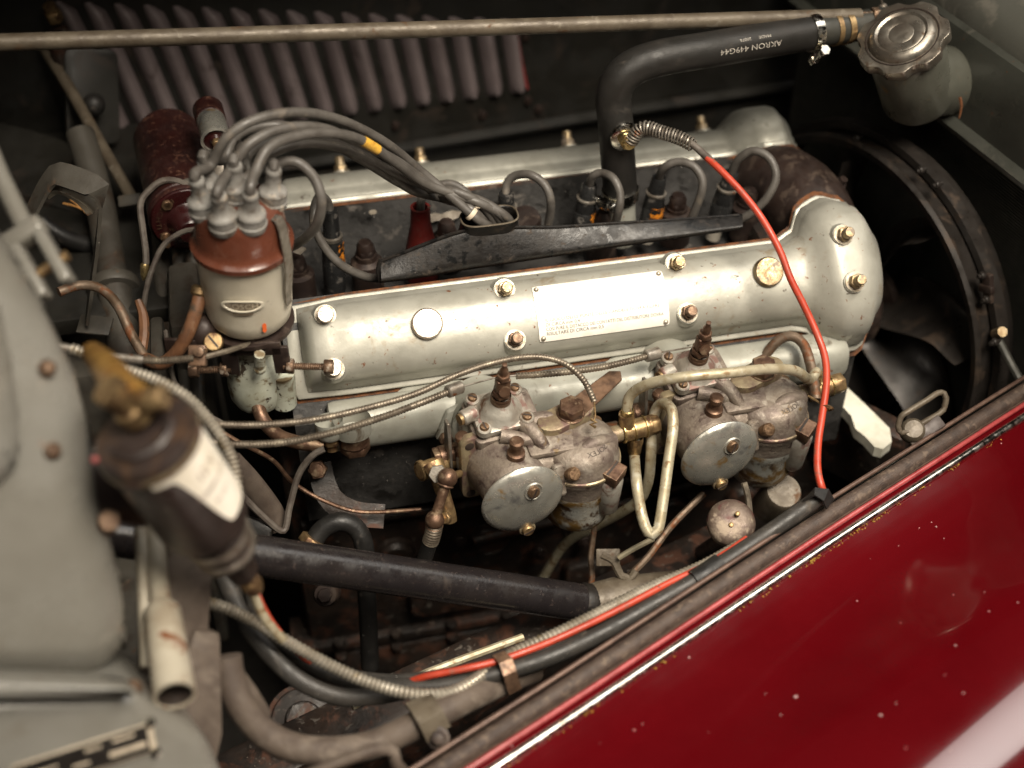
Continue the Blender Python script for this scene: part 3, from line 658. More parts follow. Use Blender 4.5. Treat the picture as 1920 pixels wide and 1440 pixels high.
# ================================================================ distributor
da = at(480, 700, 1.172); db = at(447, 385, 1.043); dz = (db-da).normalized(); DL = (db-da).length
frd = frame(da, dz, CR)
dist = thing('distributor', 'cream distributor with brown cap and grey lead boots at the end of the camshaft cover', 'distributor', da)
def dl(px, py):                                   # height along the axis for a pixel on the axis
    r = ray(px, py); w = CC-da; a_ = r.dot(r); b_ = r.dot(dz); d_ = r.dot(w); e_ = dz.dot(w)
    return (a_*e_-b_*d_)/(a_-b_*b_)*1.0
z0 = DL*.20+.033; z1 = DL*.745+.011; RD_ = .0375
m = M(); m.lathe([(0, z0-.004), (.030, z0-.002), (.0345, z0+.004), (RD_-.001, z0+.016), (RD_, z1-.004), (RD_+.001, z1)], frd, 56); body = obj(m, 'body', 'dist_body', dist)
m = M(); m.lathe([(RD_+.0015, z1-.003), (RD_+.0036, z1-.002), (RD_+.0038, z1+.0025), (RD_+.0010, z1+.005), (RD_-.0002, z1+.007), (RD_-.0012, z1+.012), (RD_-.0030, z1+.030), (RD_-.006, z1+.036), (.026, z1+.038), (.012, z1+.043), (0, z1+.044)], frd, 56); cap = obj(m, 'cap', 'bakelite', dist)
# seven boots
boots = []
zc = z1+.036
for k, (ang_, rr) in enumerate([(-58, .0255), (-106, .0265), (-160, .0265), (150, .0265), (90, .0265), (15, .0265), (0, 0)]):
    a = math.radians(ang_); c = frd @ V((rr*math.cos(a), rr*math.sin(a), zc+(0 if rr else .008)))
    dirv = (dz+(frd.to_3x3() @ V((math.cos(a), math.sin(a), 0)))*(.10 if rr else 0)).normalized()
    fr = frame(c, dirv)
    m = M(); m.lathe([(.0112, -.004), (.0120, -.0005), (.0120, .0015), (.0110, .0025), (.0108, .0085), (.0114, .0092), (.0112, .0108), (.0098, .0122), (.0078, .0138), (.0064, .0165), (.0060, .0265), (.0064, .0272), (.0062, .0300), (.0052, .0318), (.0042, .032)], fr, 22); obj(m, 'lead_boot', 'boot_grey', dist)
    boots.append((c+dirv*.030, dirv))
# oval emblem and lettering wrapped on the body
def wrap(a0, zc_, rr=RD_+.0005):
    def f(x, y, o=0):
        a = a0+x/RD_; return frd @ V(((rr+o)*math.cos(a), (rr+o)*math.sin(a), zc_+y))
    return f
fw = wrap(math.radians(-86), z1-.036)
m = M(); n = 40; vs = []; fs = []
for k, (s_, o) in enumerate(((1, 0), (1, .0012), (.86, .0012), (.82, .0002), (.5, .0002), (.0, .0002))):
    vs += [fw(.0172*s_*math.cos(2*math.pi*i/n), .0058*(s_ if s_ > .85 else s_*.95)*math.sin(2*math.pi*i/n), o) for i in range(n)]
    if k:
        fs += [((k-1)*n+i, (k-1)*n+(i+1) % n, k*n+(i+1) % n, k*n+i) for i in range(n)]
m.add(vs, fs); em = obj(m, 'emblem', 'dist_body', dist)
def disc(f, a, b, o, n=40, k=6):
    vs = [f(a*(1-q/k)*math.cos(2*math.pi*i/n), b*(1-q/k)*math.sin(2*math.pi*i/n), o) for q in range(k) for i in range(n)]+[f(0, 0, o)]
    fs = [(q*n+i, q*n+(i+1) % n, (q+1)*n+(i+1) % n, (q+1)*n+i) for q in range(k-1) for i in range(n)]+[((k-1)*n+i, (k-1)*n+(i+1) % n, k*n) for i in range(n)]
    return M().add(vs, fs)
sub(disc(fw, .0152, .0050, .0005), 'emblem_field', 'emblem_field', em)
tv, tf = text2d('BOSCH', .0078); k = .0260/max(q.x-min(p.x for p in tv) for q in tv)
m = M(); m.add([fw(q.x*k*.92, q.y*.95, .0012) for q in tv], tf); sub(m, 'emblem_letters', 'plate_text', em, flat=True)
m = M(); fw2 = wrap(math.radians(-86), z1-.036-.0078)
sub(disc(fw2, .0085, .0022, .0004), 'emblem_window', 'emblem_field', em)
m = M(); fw3 = wrap(math.radians(-62), z0+.016); m.add([fw3(.0022*math.cos(2*math.pi*i/12)*(1 if i % 3 else .7), .0052*math.sin(2*math.pi*i/12), .0002) for i in range(12)], [tuple(range(12))]); obj(m, 'paint_mark', 'orange_paint', dist, label='small orange paint dab on the cream body')
# spring clip on the right side
secs = []
for zz, rr in ((z1+.036, .030), (z1+.036, .0355), (z1+.028, RD_+.001), (z1+.008, RD_+.0035), (z1-.012, RD_+.0045), (z1-.032, RD_+.0025), (z1-.046, RD_+.0012), (z1-.050, RD_+.002)):
    w_ = .13 if zz > z1-.03 else .13-.002/.02*(z1-.03-zz)*20
    secs.append([frd @ V((r2*math.cos(a), r2*math.sin(a), zz)) for r2, a in ((rr, -.42-w_), (rr, -.42+w_), (rr+.0014, -.42+w_), (rr+.0014, -.42-w_))])
m = M(); m.loft(secs); obj(m, 'spring_clip', 'steel_dull', dist)
# base housing, bracket, screws
m = M(); m.lathe([(0, -.034), (.012, -.034), (.021, -.030), (.0245, -.022), (.0255, -.010), (.0255, .020), (.022, .026), (.018, .030), (.018, z0)], frd, 40); obj(m, 'base_housing', 'pale_green_cast', dist)
m = M(); b0 = frd @ V((.024, -.006, -.004)); m.tube([b0-dz*.026, b0+dz*.012], .011, 16); obj(m, 'housing_lug', 'pale_green_cast', dist)
m = M(); m.lathe([(.0, z0-.008), (.037, z0-.008), (.037, z0-.004), (0, z0-.004)], frd, 40); obj(m, 'advance_plate', 'pulley_brown', dist)
bk = [(-.060, -.004), (-.010, -.012), (.018, -.010), (.034, -.008)]
m = M(); zb = z0-.012
def bx(pts, hw, mname, nm):
    mm = M(); sc = []
    for (x, y, z) in pts:
        sc.append((x, y, z))
    for a_, b_ in zip(sc, sc[1:]):
        A = frd @ V(a_); B = frd @ V(b_); mid = (A+B)/2
        mm.box(frame(mid, B-A, frd.to_3x3() @ V((0, 1, 0))), .0035, hw, (B-A).length+.003, .0008)
    return obj(mm, nm, mname, dist)
yb = -.030
bx([(-.065, yb, zb), (-.028, yb, zb), (-.028, yb, zb)][:2], .016, 'pulley_brown', 'bracket_arm')
bx([(-.014, yb, zb-.028), (-.014, yb, zb-.001), (.028, yb, zb+.003), (.030, yb, zb-.024)], .014, 'pulley_brown', 'bracket')
for sgn, x_, z_, L0 in ((-1, -.014, zb-.024, .034), (1, .030, zb-.018, .040)):
    a_ = frd @ V((x_, yb, z_)); dv = (frd.to_3x3() @ V((sgn, 0, .03 if sgn > 0 else -.12))).normalized()
    mm = M(); pts = resample([a_, a_+dv*L0], .0006); mm.tube(pts, lambda q, k=len(pts): .0030+.0004*math.cos(2*math.pi*q*(k-1)/3), 10, sm=False); sc_ = obj(mm, 'adjusting_screw', 'stud_brown', dist)
    mm = M(); mm.hexa(frame(a_+dv*.003, dv), .0068, .006); sub(mm, 'lock_nut', 'stud_brown', sc_)
    mm = M(); mm.hexa(frame(a_+dv*(L0-.006), dv), .0066, .008); sub(mm, 'screw_head', 'stud_brown', sc_)
c = frd @ V((-.036, -.018, zb+.006))
m = M(); m.ball(c, .0145, 18, (1, 1, 1.15)); obj(m, 'advance_knob', 'pulley_brown', dist)
c2 = at(402, 643, 1.105); m = M(); m.lathe([(0, 0), (.0080, 0), (.0080, .006), (.007, .007), (0, .0072)], frame(c2, -CF+V((.1, 0, .2))), 20); sc_ = obj(m, 'slotted_screw', 'brass', dist)
m = M(); m.box(frame(c2+frame(c2, -CF+V((.1, 0, .2))).to_3x3().col[2]*.0072, -CF+V((.1, 0, .2)), V((.7, 0, .7))), .0015, .013, .001); sub(m, 'slot', 'slot_dark', sc_)
c3 = at(485, 640, 1.115); m = M(); m.ball(c3, .0055, 12); obj(m, 'grease_nipple', 'stud_brown', dist)
c4 = at(487, 690, 1.12); m = M(); m.tube([c4, c4+V((.002, -.006, .02))], [.005, .0045], 12); m.ball(c4, .0058, 10); obj(m, 'pivot_pin', 'pale_green_cast', dist)
# small metal control rod with clamp
t = thing('advance_cable', 'thin grey sheathed control cable clamped below the cream distributor', 'cable', at(300, 672, 1.06))
m = M(); m.tube(P((60, 640, 1.0), (120, 652, 1.01), (190, 667, 1.03), (265, 675, 1.05)), .0040, 10); obj(m, 'sheath', 'steel_dull', t)
m = M(); m.ridged(P((262, 675, 1.05), (310, 676, 1.06), (362, 672, 1.07)), .0034, .0026); obj(m, 'spiral_sheath', 'cable_spiral', t)
m = M(); m.box(frame(at(371, 667, 1.073), -CF, CR), .014, .017, .009, .0012); cl = obj(m, 'clamp', 'clip_brown', t)
m = M(); m.lathe([(0, .004), (.004, .003), (.0045, 0), (.0045, -.004)], frame(at(374, 660, 1.066), -CF), 14); sub(m, 'clamp_screw', 'stud_brown', cl)
m = M(); m.tube(P((378, 671, 1.072), (420, 660, 1.083), (480, 641, 1.112)), .0024, 8); obj(m, 'inner_wire', 'cable_spiral', t)
# ================================================================ leads from the distributor
def ht(label, boot, path, r=.0042, extra=None):
    c, d = boots[boot]
    t = thing('ignition_lead', label, 'ignition lead', c, 'ignition leads from the distributor')
    if boot != 5:                                 # the last stretch dives into the collar of the tray
        q = []
        for i, (x, y, d_) in enumerate(path):
            if x >= 840: d_ = 1.192+(x-840)*.00019+(.016 if i == len(path)-1 else 0)
            q.append((x, min(y, 424), d_))
        path = q
    pts = [c-d*.006, c+d*.006]+[at(*q) for q in path]
    m = M(); m.tube(pts, r, 12, .003); obj(m, 'cable', 'lead_grey', t)
    return t
ht('grey ignition lead on the highest arch from the distributor to the tray', 2, [(395, 310, 1.03), (425, 258, 1.02), (480, 224, 1.025), (560, 211, 1.05), (640, 226, 1.085), (720, 266, 1.13), (790, 322, 1.18), (850, 372, 1.225), (900, 415, 1.26), (920, 440, 1.28)])
ht('grey ignition lead arching just under the highest one above the distributor', 1, [(432, 318, 1.02), (470, 268, 1.02), (530, 241, 1.035), (600, 240, 1.06), (660, 262, 1.095), (740, 300, 1.14), (800, 342, 1.185), (850, 366, 1.225), (895, 378, 1.25), (935, 400, 1.268), (955, 425, 1.285)])
t = ht('grey ignition lead with a yellow sleeve on its arch', 0, [(480, 320, 1.01), (505, 276, 1.015), (560, 254, 1.035), (625, 250, 1.06), (680, 264, 1.09), (735, 300, 1.13), (790, 340, 1.175), (845, 362, 1.22), (900, 376, 1.25), (945, 403, 1.27), (962, 428, 1.285)])
m = M(); m.tube(P((680, 264, 1.09), (694, 272, 1.097), (708, 281, 1.105)), .0044, 12); obj(m, 'yellow_sleeve', 'yellow_mark', t)
ht('grey ignition lead dropping low between the arch and the far cover', 4, [(470, 318, 1.06), (505, 290, 1.07), (560, 270, 1.085), (630, 275, 1.11), (700, 305, 1.15), (770, 355, 1.195), (830, 372, 1.23), (880, 390, 1.255), (915, 425, 1.28)])
ht('grey ignition lead hidden at the back of the arch behind the others', 3, [(418, 300, 1.07), (450, 250, 1.075), (520, 235, 1.08), (600, 258, 1.10), (680, 300, 1.14), (760, 348, 1.19), (820, 362, 1.225), (875, 372, 1.25), (925, 395, 1.268), (940, 425, 1.285)])
ht('grey ignition lead curling in a hook beside the distributor towards the coil', 5, [(512, 318, 1.05), (530, 304, 1.05), (560, 306, 1.05), (590, 335, 1.055), (603, 378, 1.06), (594, 420, 1.075), (570, 448, 1.10), (535, 468, 1.14), (500, 480, 1.18)])
ht('grey ignition lead from the centre tower of the distributor cap', 6, [(455, 315, 1.05), (470, 285, 1.06), (520, 258, 1.075), (590, 248, 1.095), (660, 280, 1.13), (740, 325, 1.17), (800, 352, 1.21), (850, 358, 1.24), (905, 385, 1.262), (930, 430, 1.285)])
m = M(); c = at(884, 401, 1.2); d = (at(900, 415, 1.2034)-at(850, 372, 1.194)).normalized()
m.lathe([(.0062, -.002), (.0068, 0), (.0062, .002), (.0056, .002), (.0056, -.002)], frame(c, d), 20); m.cyl(c+CU*.006, c+CU*.006+CR*.008, .0012)
obj(m, 'cable_tie', 'plate_text', label='pale string tie round the lead at the tray collar', cat='cable tie')
# ================================================================ ignition coil
ca = at(316, 262, 1.335); cb_ = at(352, 408, 1.245); cz = (cb_-ca).normalized(); CLn = (cb_-ca).length; frc = frame(cb_, cz, CR)
coil = thing('ignition_coil', 'dark maroon cylindrical ignition coil behind the distributor', 'ignition coil', cb_)
m = M(); m.lathe([(0, -CLn-.01), (.030, -CLn-.01), (.0345, -CLn), (.0345, -.020), (.0358, -.018), (.0358, -.006), (.034, -.004)], frc, 48); obj(m, 'case', 'coil_maroon', coil)
m = M(); m.lathe([(.0345, -.006), (.0345, .002), (.033, .004), (.020, .005), (.016, .010), (.013, .022), (.011, .024), (0, .024)], frc, 48); fce = obj(m, 'end_cap', 'coil_face', coil)
m = M(); m.lathe([(.0352, -.004), (.0362, 0), (.0352, .003)], frc, 48); obj(m, 'rim', 'coil_maroon', coil)
for body, rr, a0 in (('BOSCH', .0275, 2.45), ('TI 12', .0275, 3.35)):
    tv, tf = text2d(body, .0085); m = M()
    m.add([frc @ V(((rr-q.y*.8)*math.cos(a0+q.x/.026), (rr-q.y*.8)*math.sin(a0+q.x/.026), .0052)) for q in tv], tf); sub(m, 'moulded_letters', 'copper_brown', fce, flat=True)
for a, l0 in ((3.65, .016), (2.2, .004)):
    p = frc @ V((.027*math.cos(a), .027*math.sin(a), .003)); m = M(); m.cyl(p, p+cz*l0, .0028); m.hexa(frame(p, cz), .0055, .004); obj(m, 'terminal', 'screw_brown', coil)
p = at(362, 352, 1.235); m = M(); m.lathe([(0, -.012), (.0075, -.012), (.0075, .008), (.0055, .011), (0, .012)], frame(p, (-.7, -.3, .5)), 18); obj(m, 'terminal_cap', 'steel_dull', coil)
# condenser
ka = at(389, 202, 1.258); kb = at(405, 262, 1.225); kz = (kb-ka).normalized(); kl = (kb-ka).length; frk = frame(kb, kz)
t = thing('condenser', 'small silver condenser with a dark top strapped above the maroon coil', 'condenser', kb)
m = M(); m.lathe([(0, -kl), (.0130, -kl), (.0142, -kl+.002), (.0142, -kl*.60), (.0130, -kl*.58)], frk, 28); obj(m, 'dark_end', 'coil_maroon', t)
m = M(); m.lathe([(.0134, -kl*.60), (.0134, -.006), (.0142, -.003), (.0142, .001), (.0118, .002), (.0115, -.002)], frk, 28); obj(m, 'case', 'disc_steel', t)
m = M(); m.lathe([(.0118, -.001), (.006, .0), (.004, .003), (0, .004)], frk, 20); obj(m, 'insulator', 'coil_face', t)
m = M(); m.hexa(frame(kb+kz*.002, kz), .0045, .006); m.cyl(kb, kb+kz*.010, .0022); obj(m, 'terminal', 'brass', t)
m = M(); m.tube([kb+kz*.008, *P((402, 280, 1.22), (415, 290, 1.215), (440, 300, 1.21), (452, 318, 1.2))], .0016, 8); obj(m, 'wire', 'copper_brown', t)
m = M(); m.box(frame(at(410, 285, 1.25), CU, CR), .010, .003, .07, .001); obj(m, 'strap', 'steel_dull', t)
# ================================================================ radiator hose with sensor
hp = [aY(1166, 420, .135), aY(1163, 360, .135), aY(1158, 290, .135), aY(1154, 230, .135), at(1150, 185, 1.226), at(1162, 148, 1.215), at(1196, 122, 1.212), at(1250, 106, 1.215), at(1330, 93, 1.225), at(1430, 76, 1.24), at(1530, 60, 1.255), at(1600, 50, 1.268)]
hose = thing('radiator_hose', 'thick black rubber radiator hose bent over the valley towards the radiator', 'hose', hp[0])
m = M(); m.tube(hp[1:11], .0165, 28, .005); ho = obj(m, 'hose', 'hose_black', hose)
m = M(); m.tube([hp[10]-(hp[11]-hp[10]).normalized()*.004, hp[10], hp[11], hp[11]+(hp[11]-hp[10])], .0145, 24); obj(m, 'spigot', 'core_black', hose)
m = M(); m.tube([hp[0]-V((0, 0, .02)), hp[0], hp[1]-(hp[1]-hp[0])*.1], .0138, 24); obj(m, 'outlet', 'manifold_paint', hose)
m = M(); fr = frame(at(1164, 372, 1.3), hp[1]-hp[0]); 
def clamp(c, d, r, w, scr, par):
    fr = frame(c, d); mm = M(); mm.lathe([(r, -w), (r+.0012, -w), (r+.0016, 0), (r+.0012, w), (r, w)], fr, 36); o = obj(mm, 'hose_clamp', 'chrome', par)
    v = (scr-c); v = (v-d*v.dot(d)).normalized(); tan = d.cross(v).normalized()
    mm = M(); mm.box(frame(c+v*(r+.006), tan, d), w*1.7, .009, .014, .002); mm.hexa(frame(c+v*(r+.006)-tan*.014, tan), .0055, .009); mm.hexa(frame(c+v*(r+.006)+tan*.006, tan), .0055, .007); sub(mm, 'clamp_screw', 'chrome', o)
dd = (hp[1]-hp[0]).normalized(); clamp(hp[1]-dd*.001, dd, .0166, .0055, at(1128, 360, 1.27), hose)
de = (hp[11]-hp[9]).normalized(); clamp(hp[9].lerp(hp[10], .93), de, .0166, .0045, at(1525, 110, 1.25), hose)
m = M(); cq = hp[10].lerp(hp[11], .62); m.lathe([(.0148, -.008), (.0155, -.008), (.0155, -.003), (.0148, -.003)], frame(cq, de), 28); m.lathe([(.0148, .004), (.0156, .004), (.0156, .010), (.0148, .010)], frame(cq, de), 28); obj(m, 'brass_band', 'brass', hose)
# white print running round the hose, upside down as fitted
a_, b_ = at(1330, 93, 1.225), at(1430, 76, 1.24); hd = (b_-a_).normalized(); hc = a_.lerp(b_, .62)
vdir = (CC-hc); vdir = (vdir-hd*vdir.dot(hd)).normalized(); wd = hd.cross(vdir)
for body, sx, sy, off, sg in (('AKRON 449G44', .0072, 1, (.0, .0015), -1), ('MADE', .0038, 1, (-.012, -.0065), -1), ('20076', .0038, 1, (.004, -.0065), -1)):
    tv, tf = text2d(body, sx); m = M()
    def hpnt(q):
        x = -(q.x+off[0]); y = -(q.y+off[1]); a = (y-.003)/.0167; rr = .01675
        return hc+hd*x*1.25+vdir*rr*math.cos(a)-wd*rr*math.sin(a)
    m.add([hpnt(q) for q in tv], tf); sub(m, 'printed_mark', 'white_print', ho, flat=True)
# sensor fitting
sc0 = aY(1158, 238, .135); vd = (CC-sc0); vd = (vd-V((0, 0, vd.z))).normalized(); vd = (vd+V((.42, 0, -.02))).normalized(); c = sc0+vd*.0170
sens = thing('temperature_sender', 'temperature sender with brass hex, spring guard and thin red wire', 'sender', c)
fr = frame(c, vd)
m = M(); m.lathe([(.012, -.008), (.0135, -.002), (.0145, .000), (.0140, .002), (.0115, .0030), (0, .0032)], fr, 36); obj(m, 'washer', 'chrome', sens)
m = M(); m.hexa(frame(c+vd*.0045, vd), .0088, .006); m.lathe([(.0068, .010), (.0068, .013), (.006, .014), (0, .0141)], fr, 20); obj(m, 'hex', 'brass_bright', sens)
sp = [c+vd*.012]+P((1205, 240, 1.212), (1240, 248, 1.205), (1272, 258, 1.2), (1300, 272, 1.196))
m = M(); m.helix(sp, .0058, .0010, .0030); obj(m, 'spring_guard', 'steel_dull', sens)
m = M(); m.tube(sp+P((1318, 288, 1.194), (1335, 303, 1.19)), [.0042, .004, .0034, .003, .0032, .0034], 10); obj(m, 'inner_sheath', 'grey_wire', sens)
wr = P((1326, 296, 1.192), (1352, 320, 1.185), (1392, 362, 1.178), (1430, 412, 1.172), (1462, 470, 1.17), (1482, 522, 1.17), (1506, 570, 1.172), (1530, 622, 1.172), (1547, 672, 1.165), (1549, 722, 1.155), (1542, 775, 1.145), (1534, 830, 1.135), (1533, 880, 1.125), (1541, 915, 1.120), (1547, 930, 1.126))
m = M(); m.tube(wr, .0032, 12, .004); obj(m, 'red_wire', 'red_wire', sens)
m = M(); c = at(1550, 765, 1.148); m.lathe([(.0040, -.0015), (.0062, 0), (.0040, .0015)], frame(c, wr[9]-wr[10]), 16); m.tube([c, at(1532, 752, 1.155), at(1515, 742, 1.16)], .001, 6); obj(m, 'wire_tie', 'brass', sens)
# ================================================================ intake manifold
mf = thing('intake_manifold', 'pale grey-green intake manifold tube between the camshaft cover and carburettors', 'manifold', (0, -.025, -.09))
MY, MZ = -.027, -.0755
secs = []
xs = [-.232, -.2305, -.226]+[-.22+.02*i for i in range(24)]+[.252, .256]
for x in xs:
    e = 1 if -.228 < x < .25 else (.86 if x in (-.232, .256) else .96)
    secs.append([V((x, MY+.0195*e*math.copysign(abs(math.cos(a))**.8, math.cos(a)), MZ+.0225*e*math.copysign(abs(math.sin(a))**.8, math.sin(a)))) for a in [2*math.pi*i/28 for i in range(28)]])
m = M(); m.loft(secs); obj(m, 'runner', 'manifold_paint', mf)
for x in (-.135, .06):
    m = M(); m.box(Matrix.Translation((x, .0, -.082)), .07, .05, .05, .012); obj(m, 'port', 'manifold_paint', mf)
for x in (-.107, .078):
    m = M(); m.lathe([(.026, -.01), (.024, .008), (.0195, .022), (.0185, .032), (.021, .034)], frame((x, MY-.008, MZ-.006), (.08, -1, -.22)), 28); obj(m, 'branch', 'manifold_paint', mf)
p = at(621, 828, 1.165); m = M(); m.lathe([(.0125, -.012), (.0120, .002), (.010, .005), (0, .005)], frame(p+V((0, 0, .012)), (0, -.2, -1)), 20); obj(m, 'boss', 'manifold_paint', mf)
m = M(); m.hexa(frame(p+V((0, -.001, .007)), (0, -.2, -1)), .0085, .007); m.cyl(p, p+V((0, -.003, -.008)), .005); obj(m, 'drain_nut', 'brass', mf)
p = at(664, 822, 1.168); m = M(); m.lathe([(.0165, -.010), (.0160, .004), (.013, .006), (0, .006)], frame(p+V((0, .0, .012)), (0, -.15, -1)), 24); obj(m, 'boss', 'manifold_paint', mf)
m = M(); m.lathe([(.0125, .004), (.0135, .008), (.0125, .012), (.0135, .0145), (.012, .017)], frame(p+V((0, 0, .012)), (0, -.15, -1)), 24); m.hexa(frame(p+V((0, -.002, -.004)), (0, -.15, -1)), .0135, .008); obj(m, 'union_nut', 'copper_brown', mf)
tv, tf = text2d('6 9', .011)
m = M(); c0 = at(715, 790, 1.15); frt = frame(c0, (0, -.75, .65), (1, 0, 0)); m.add(tv, tf, frame(V((c0.x, MY-.0195*.94, MZ+.006)), (0, -.96, .25), (1, 0, 0))); obj(m, 'cast_mark', 'steel_dull', mf)
# ================================================================ carburettors
PHI = math.radians(8)
ER = V((math.cos(PHI), math.sin(PHI), 0)); EB = V((-math.sin(PHI), math.cos(PHI), 0)); EU = V((0, 0, 1))
def carb(o, label, lever):
    K = Matrix((ER, EB, EU)).transposed().to_4x4(); K.translation = o
    t = thing('carburettor', label, 'carburettor', o, 'carburettors on the intake manifold')
    def lf(p, z, x=None): return K @ frame(p, z, x)
    def cyl(m, a, b, r, n=20, bev=0):
        m.cyl(K @ V(a), K @ V(b), r, n, bev)
    F_ = (0, -1, 0)
    def screw(p, z, par, r=.0052, mt='screw_brown', ang=.6):
        m = M(); m.lathe([(r, -.003), (r, .001), (r*.85, .0026), (0, .0032)], lf(p, z), 18); s_ = sub(m, 'screw', mt, par)
        zz = V(z).normalized(); x = V((math.cos(ang), 0.01, math.sin(ang))) if abs(zz.y) > .7 else V((math.cos(ang), math.sin(ang), .01))
        m = M(); m.box(lf(V(p)+zz*.0029, z, x), r*1.75, r*.28, .0012); o_ = obj(m, 'screw_slot', 'slot_dark', t)
    # intake cover disc
    m = M(); m.lathe([(0, .0068), (.010, .0064), (.020, .0053), (.028, .0035), (.0335, .0012), (.0362, -.0010), (.0372, -.0032), (.0365, -.0048), (.034, -.0052), (.02, -.0045), (0, -.0045)], lf((0, 0, 0), F_), 64); dsc = obj(m, 'intake_cover', 'disc_steel', t)
    m = M(); m.lathe([(.0090, -.0005), (.0080, .0014), (.0065, .0002), (0, .0001)], lf((.0065, -.0054, .0155), (.05, -1, .14)), 24); sub(m, 'screw_dimple', 'disc_steel', dsc)
    screw((.0065, -.0064, .0155), (.05, -1, .14), dsc, .0056, ang=1.1)
    m = M(); m.lathe([(.0078, -.004), (.0075, .0012), (.006, .002)], lf((.003, -.0008, -.0345), F_), 20); sub(m, 'cover_lug', 'carb_gold', dsc)
    screw((.003, -.003, -.0345), F_, dsc, .0055, 'brass', .4)
    # barrel
    m = M(); m.lathe([(0, .004), (.0245, .004), (.0285, .008), (.0305, .018), (.0315, .032), (.0330, .044), (.0345, .052)], lf((0, 0, 0), (0, 1, 0)), 48); brl = obj(m, 'barrel', 'carb_cast', t)
    m = M(); m.prism(rrect(-.038, .034, -.036, .037, .009), 0, .009, lf((-.001, .060, 0), F_, (1, 0, 0)), .0016); fl = obj(m, 'mount_flange', 'carb_gold', t)
    for r_, u_ in ((-.031, .029), (-.031, -.029), (.027, -.029)):
        m = M(); m.lathe([(.0042, 0), (.0030, .0004), (0, .0004)], lf((r_, .0506, u_), F_), 14); sub(m, 'bolt_hole', 'slot_dark', fl)
    # throttle body, neck to the manifold
    m = M(); m.box(K @ Matrix.Translation((-.001, .079, -.001)), .056, .036, .062, .008, 3); obj(m, 'throttle_body', 'carb_pale', t)
    m = M(); m.lathe([(.031, .094), (.030, .1), (.026, .106), (.0245, .124)], lf((-.002, 0, .008), (0, 1, .08)), 36); obj(m, 'neck', 'manifold_paint', t)
    m = M(); m.prism([(-.047, 0), (-.028, .026), (.028, .026), (.047, 0), (.028, -.026), (-.028, -.026)], 0, .007, lf((-.002, .105, .010), F_, (1, 0, .25)), .0025, 2); obj(m, 'neck_flange', 'manifold_paint', t)
    for sx in (-.037, .034):
        p = V((-.002+sx, .098, .010+sx*.25)); m = M(); m.hexa(lf(p, F_), .0068, .007); m.lathe([(.0036, .006), (.0036, .011), (0, .012)], lf(p, F_), 12); obj(m, 'flange_nut', 'stud_brown', t)
    # upper deck with domed pump cover
    Tz = V((0, -.22, 1)).normalized()
    pc = V((.002, .068, .041))
    m = M(); m.prism(rrect(-.028, .034, -.024, .024, .006), -.012, -.001, lf(pc, Tz, (1, 0, 0)), .0022); obj(m, 'deck', 'carb_cast', t)
    m = M(); m.prism(rrect(-.025, .025, -.021, .021, .007), 0, .0075, lf(pc, Tz, (1, 0, 0)), .0016); tc_ = obj(m, 'top_cover', 'carb_pale', t)
    m = M(); m.lathe([(.0205, .0072), (.0185, .0090), (.0165, .0130), (.0140, .0168), (.0105, .0195), (.0085, .0225), (0, .0226)], lf(pc, Tz), 36); sub(m, 'cover_dome', 'carb_pale', tc_)
    for a, b in ((-.0195, -.016), (.0195, -.016), (-.0195, .016), (.0195, .016)):
        q = lf(pc, Tz, (1, 0, 0)) @ V((a, b, 0)); ql = K.inverted() @ q
        m = M(); m.lathe([(.0066, .004), (.0063, .0100), (.0054, .0108), (0, .0108)], lf(ql, Tz), 20); sub(m, 'screw_boss', 'carb_pale', tc_)
        screw(ql+Tz*.0108, Tz, tc_, .0042, 'screw_brown', random.uniform(0, 3))
    m = M(); cyl(m, pc+V((-.022, -.002, .012)), pc+V((-.036, -.006, .012)), .0068, 18, .001); obj(m, 'side_boss', 'carb_pale', t)
    m = M(); cyl(m, pc+V((-.034, -.0055, .012)), pc+V((-.0385, -.0068, .012)), .0052, 14); obj(m, 'side_plug', 'brass', t)
    # clamp post on top
    p = pc+Tz*.022
    m = M(); m.lathe([(.0090, 0), (.0090, .004), (.0082, .005), (.0090, .006), (.0085, .0085)], lf(p, Tz), 24); m.hexa(lf(p+Tz*.008, Tz), .0085, .007); m.box(lf(p+Tz*.022, Tz, (1, 0, 0)), .0125, .008, .018, .0015); ps = obj(m, 'clamp_post', 'copper_brown', t)
    m = M(); m.lathe([(0, .0), (.0052, 0), (.0052, .003), (0, .0034)], lf(p+Tz*.018+V((0, -.004, 0)), (0, -1, .25)), 14); m.hexa(lf(p+Tz*.031, Tz), .0062, .006); m.lathe([(.0038, .036), (.0038, .043), (.0030, .045), (.0022, .047), (.0022, .0505), (0, .051)], lf(p, Tz), 14); sub(m, 'post_nut', 'copper_brown', ps)
    # idle screw on the barrel
    m = M(); m.lathe([(.0085, -.006), (.0078, .002), (.0078, .005), (.006, .006), (.0048, .008), (.0048, .014), (.0062, .0145), (.0062, .019), (.0045, .0205), (0, .0206)], lf((.002, .025, .031), (0, -.1, 1)), 20); obj(m, 'idle_screw', 'copper_brown', t)
    # ribs on top of the barrel
    m = M(); m.tube([K @ V(q) for q in ((-.004, .047, .037), (.012, .040, .034), (.030, .036, .028))], [.007, .006, .0055], 12); obj(m, 'air_passage', 'carb_cast', t)
    m = M(); m.tube([K @ V(q) for q in ((.018, .052, .040), (.024, .040, .037), (.030, .028, .028))], [.0075, .007, .005], 12); obj(m, 'fuel_passage', 'carb_cast', t)
    # float chamber
    fcx, fcy = .064, .034
    def dome(r): return .009+.021*max(0, 1-(r/.0352)**3.0)**(1/2.6)
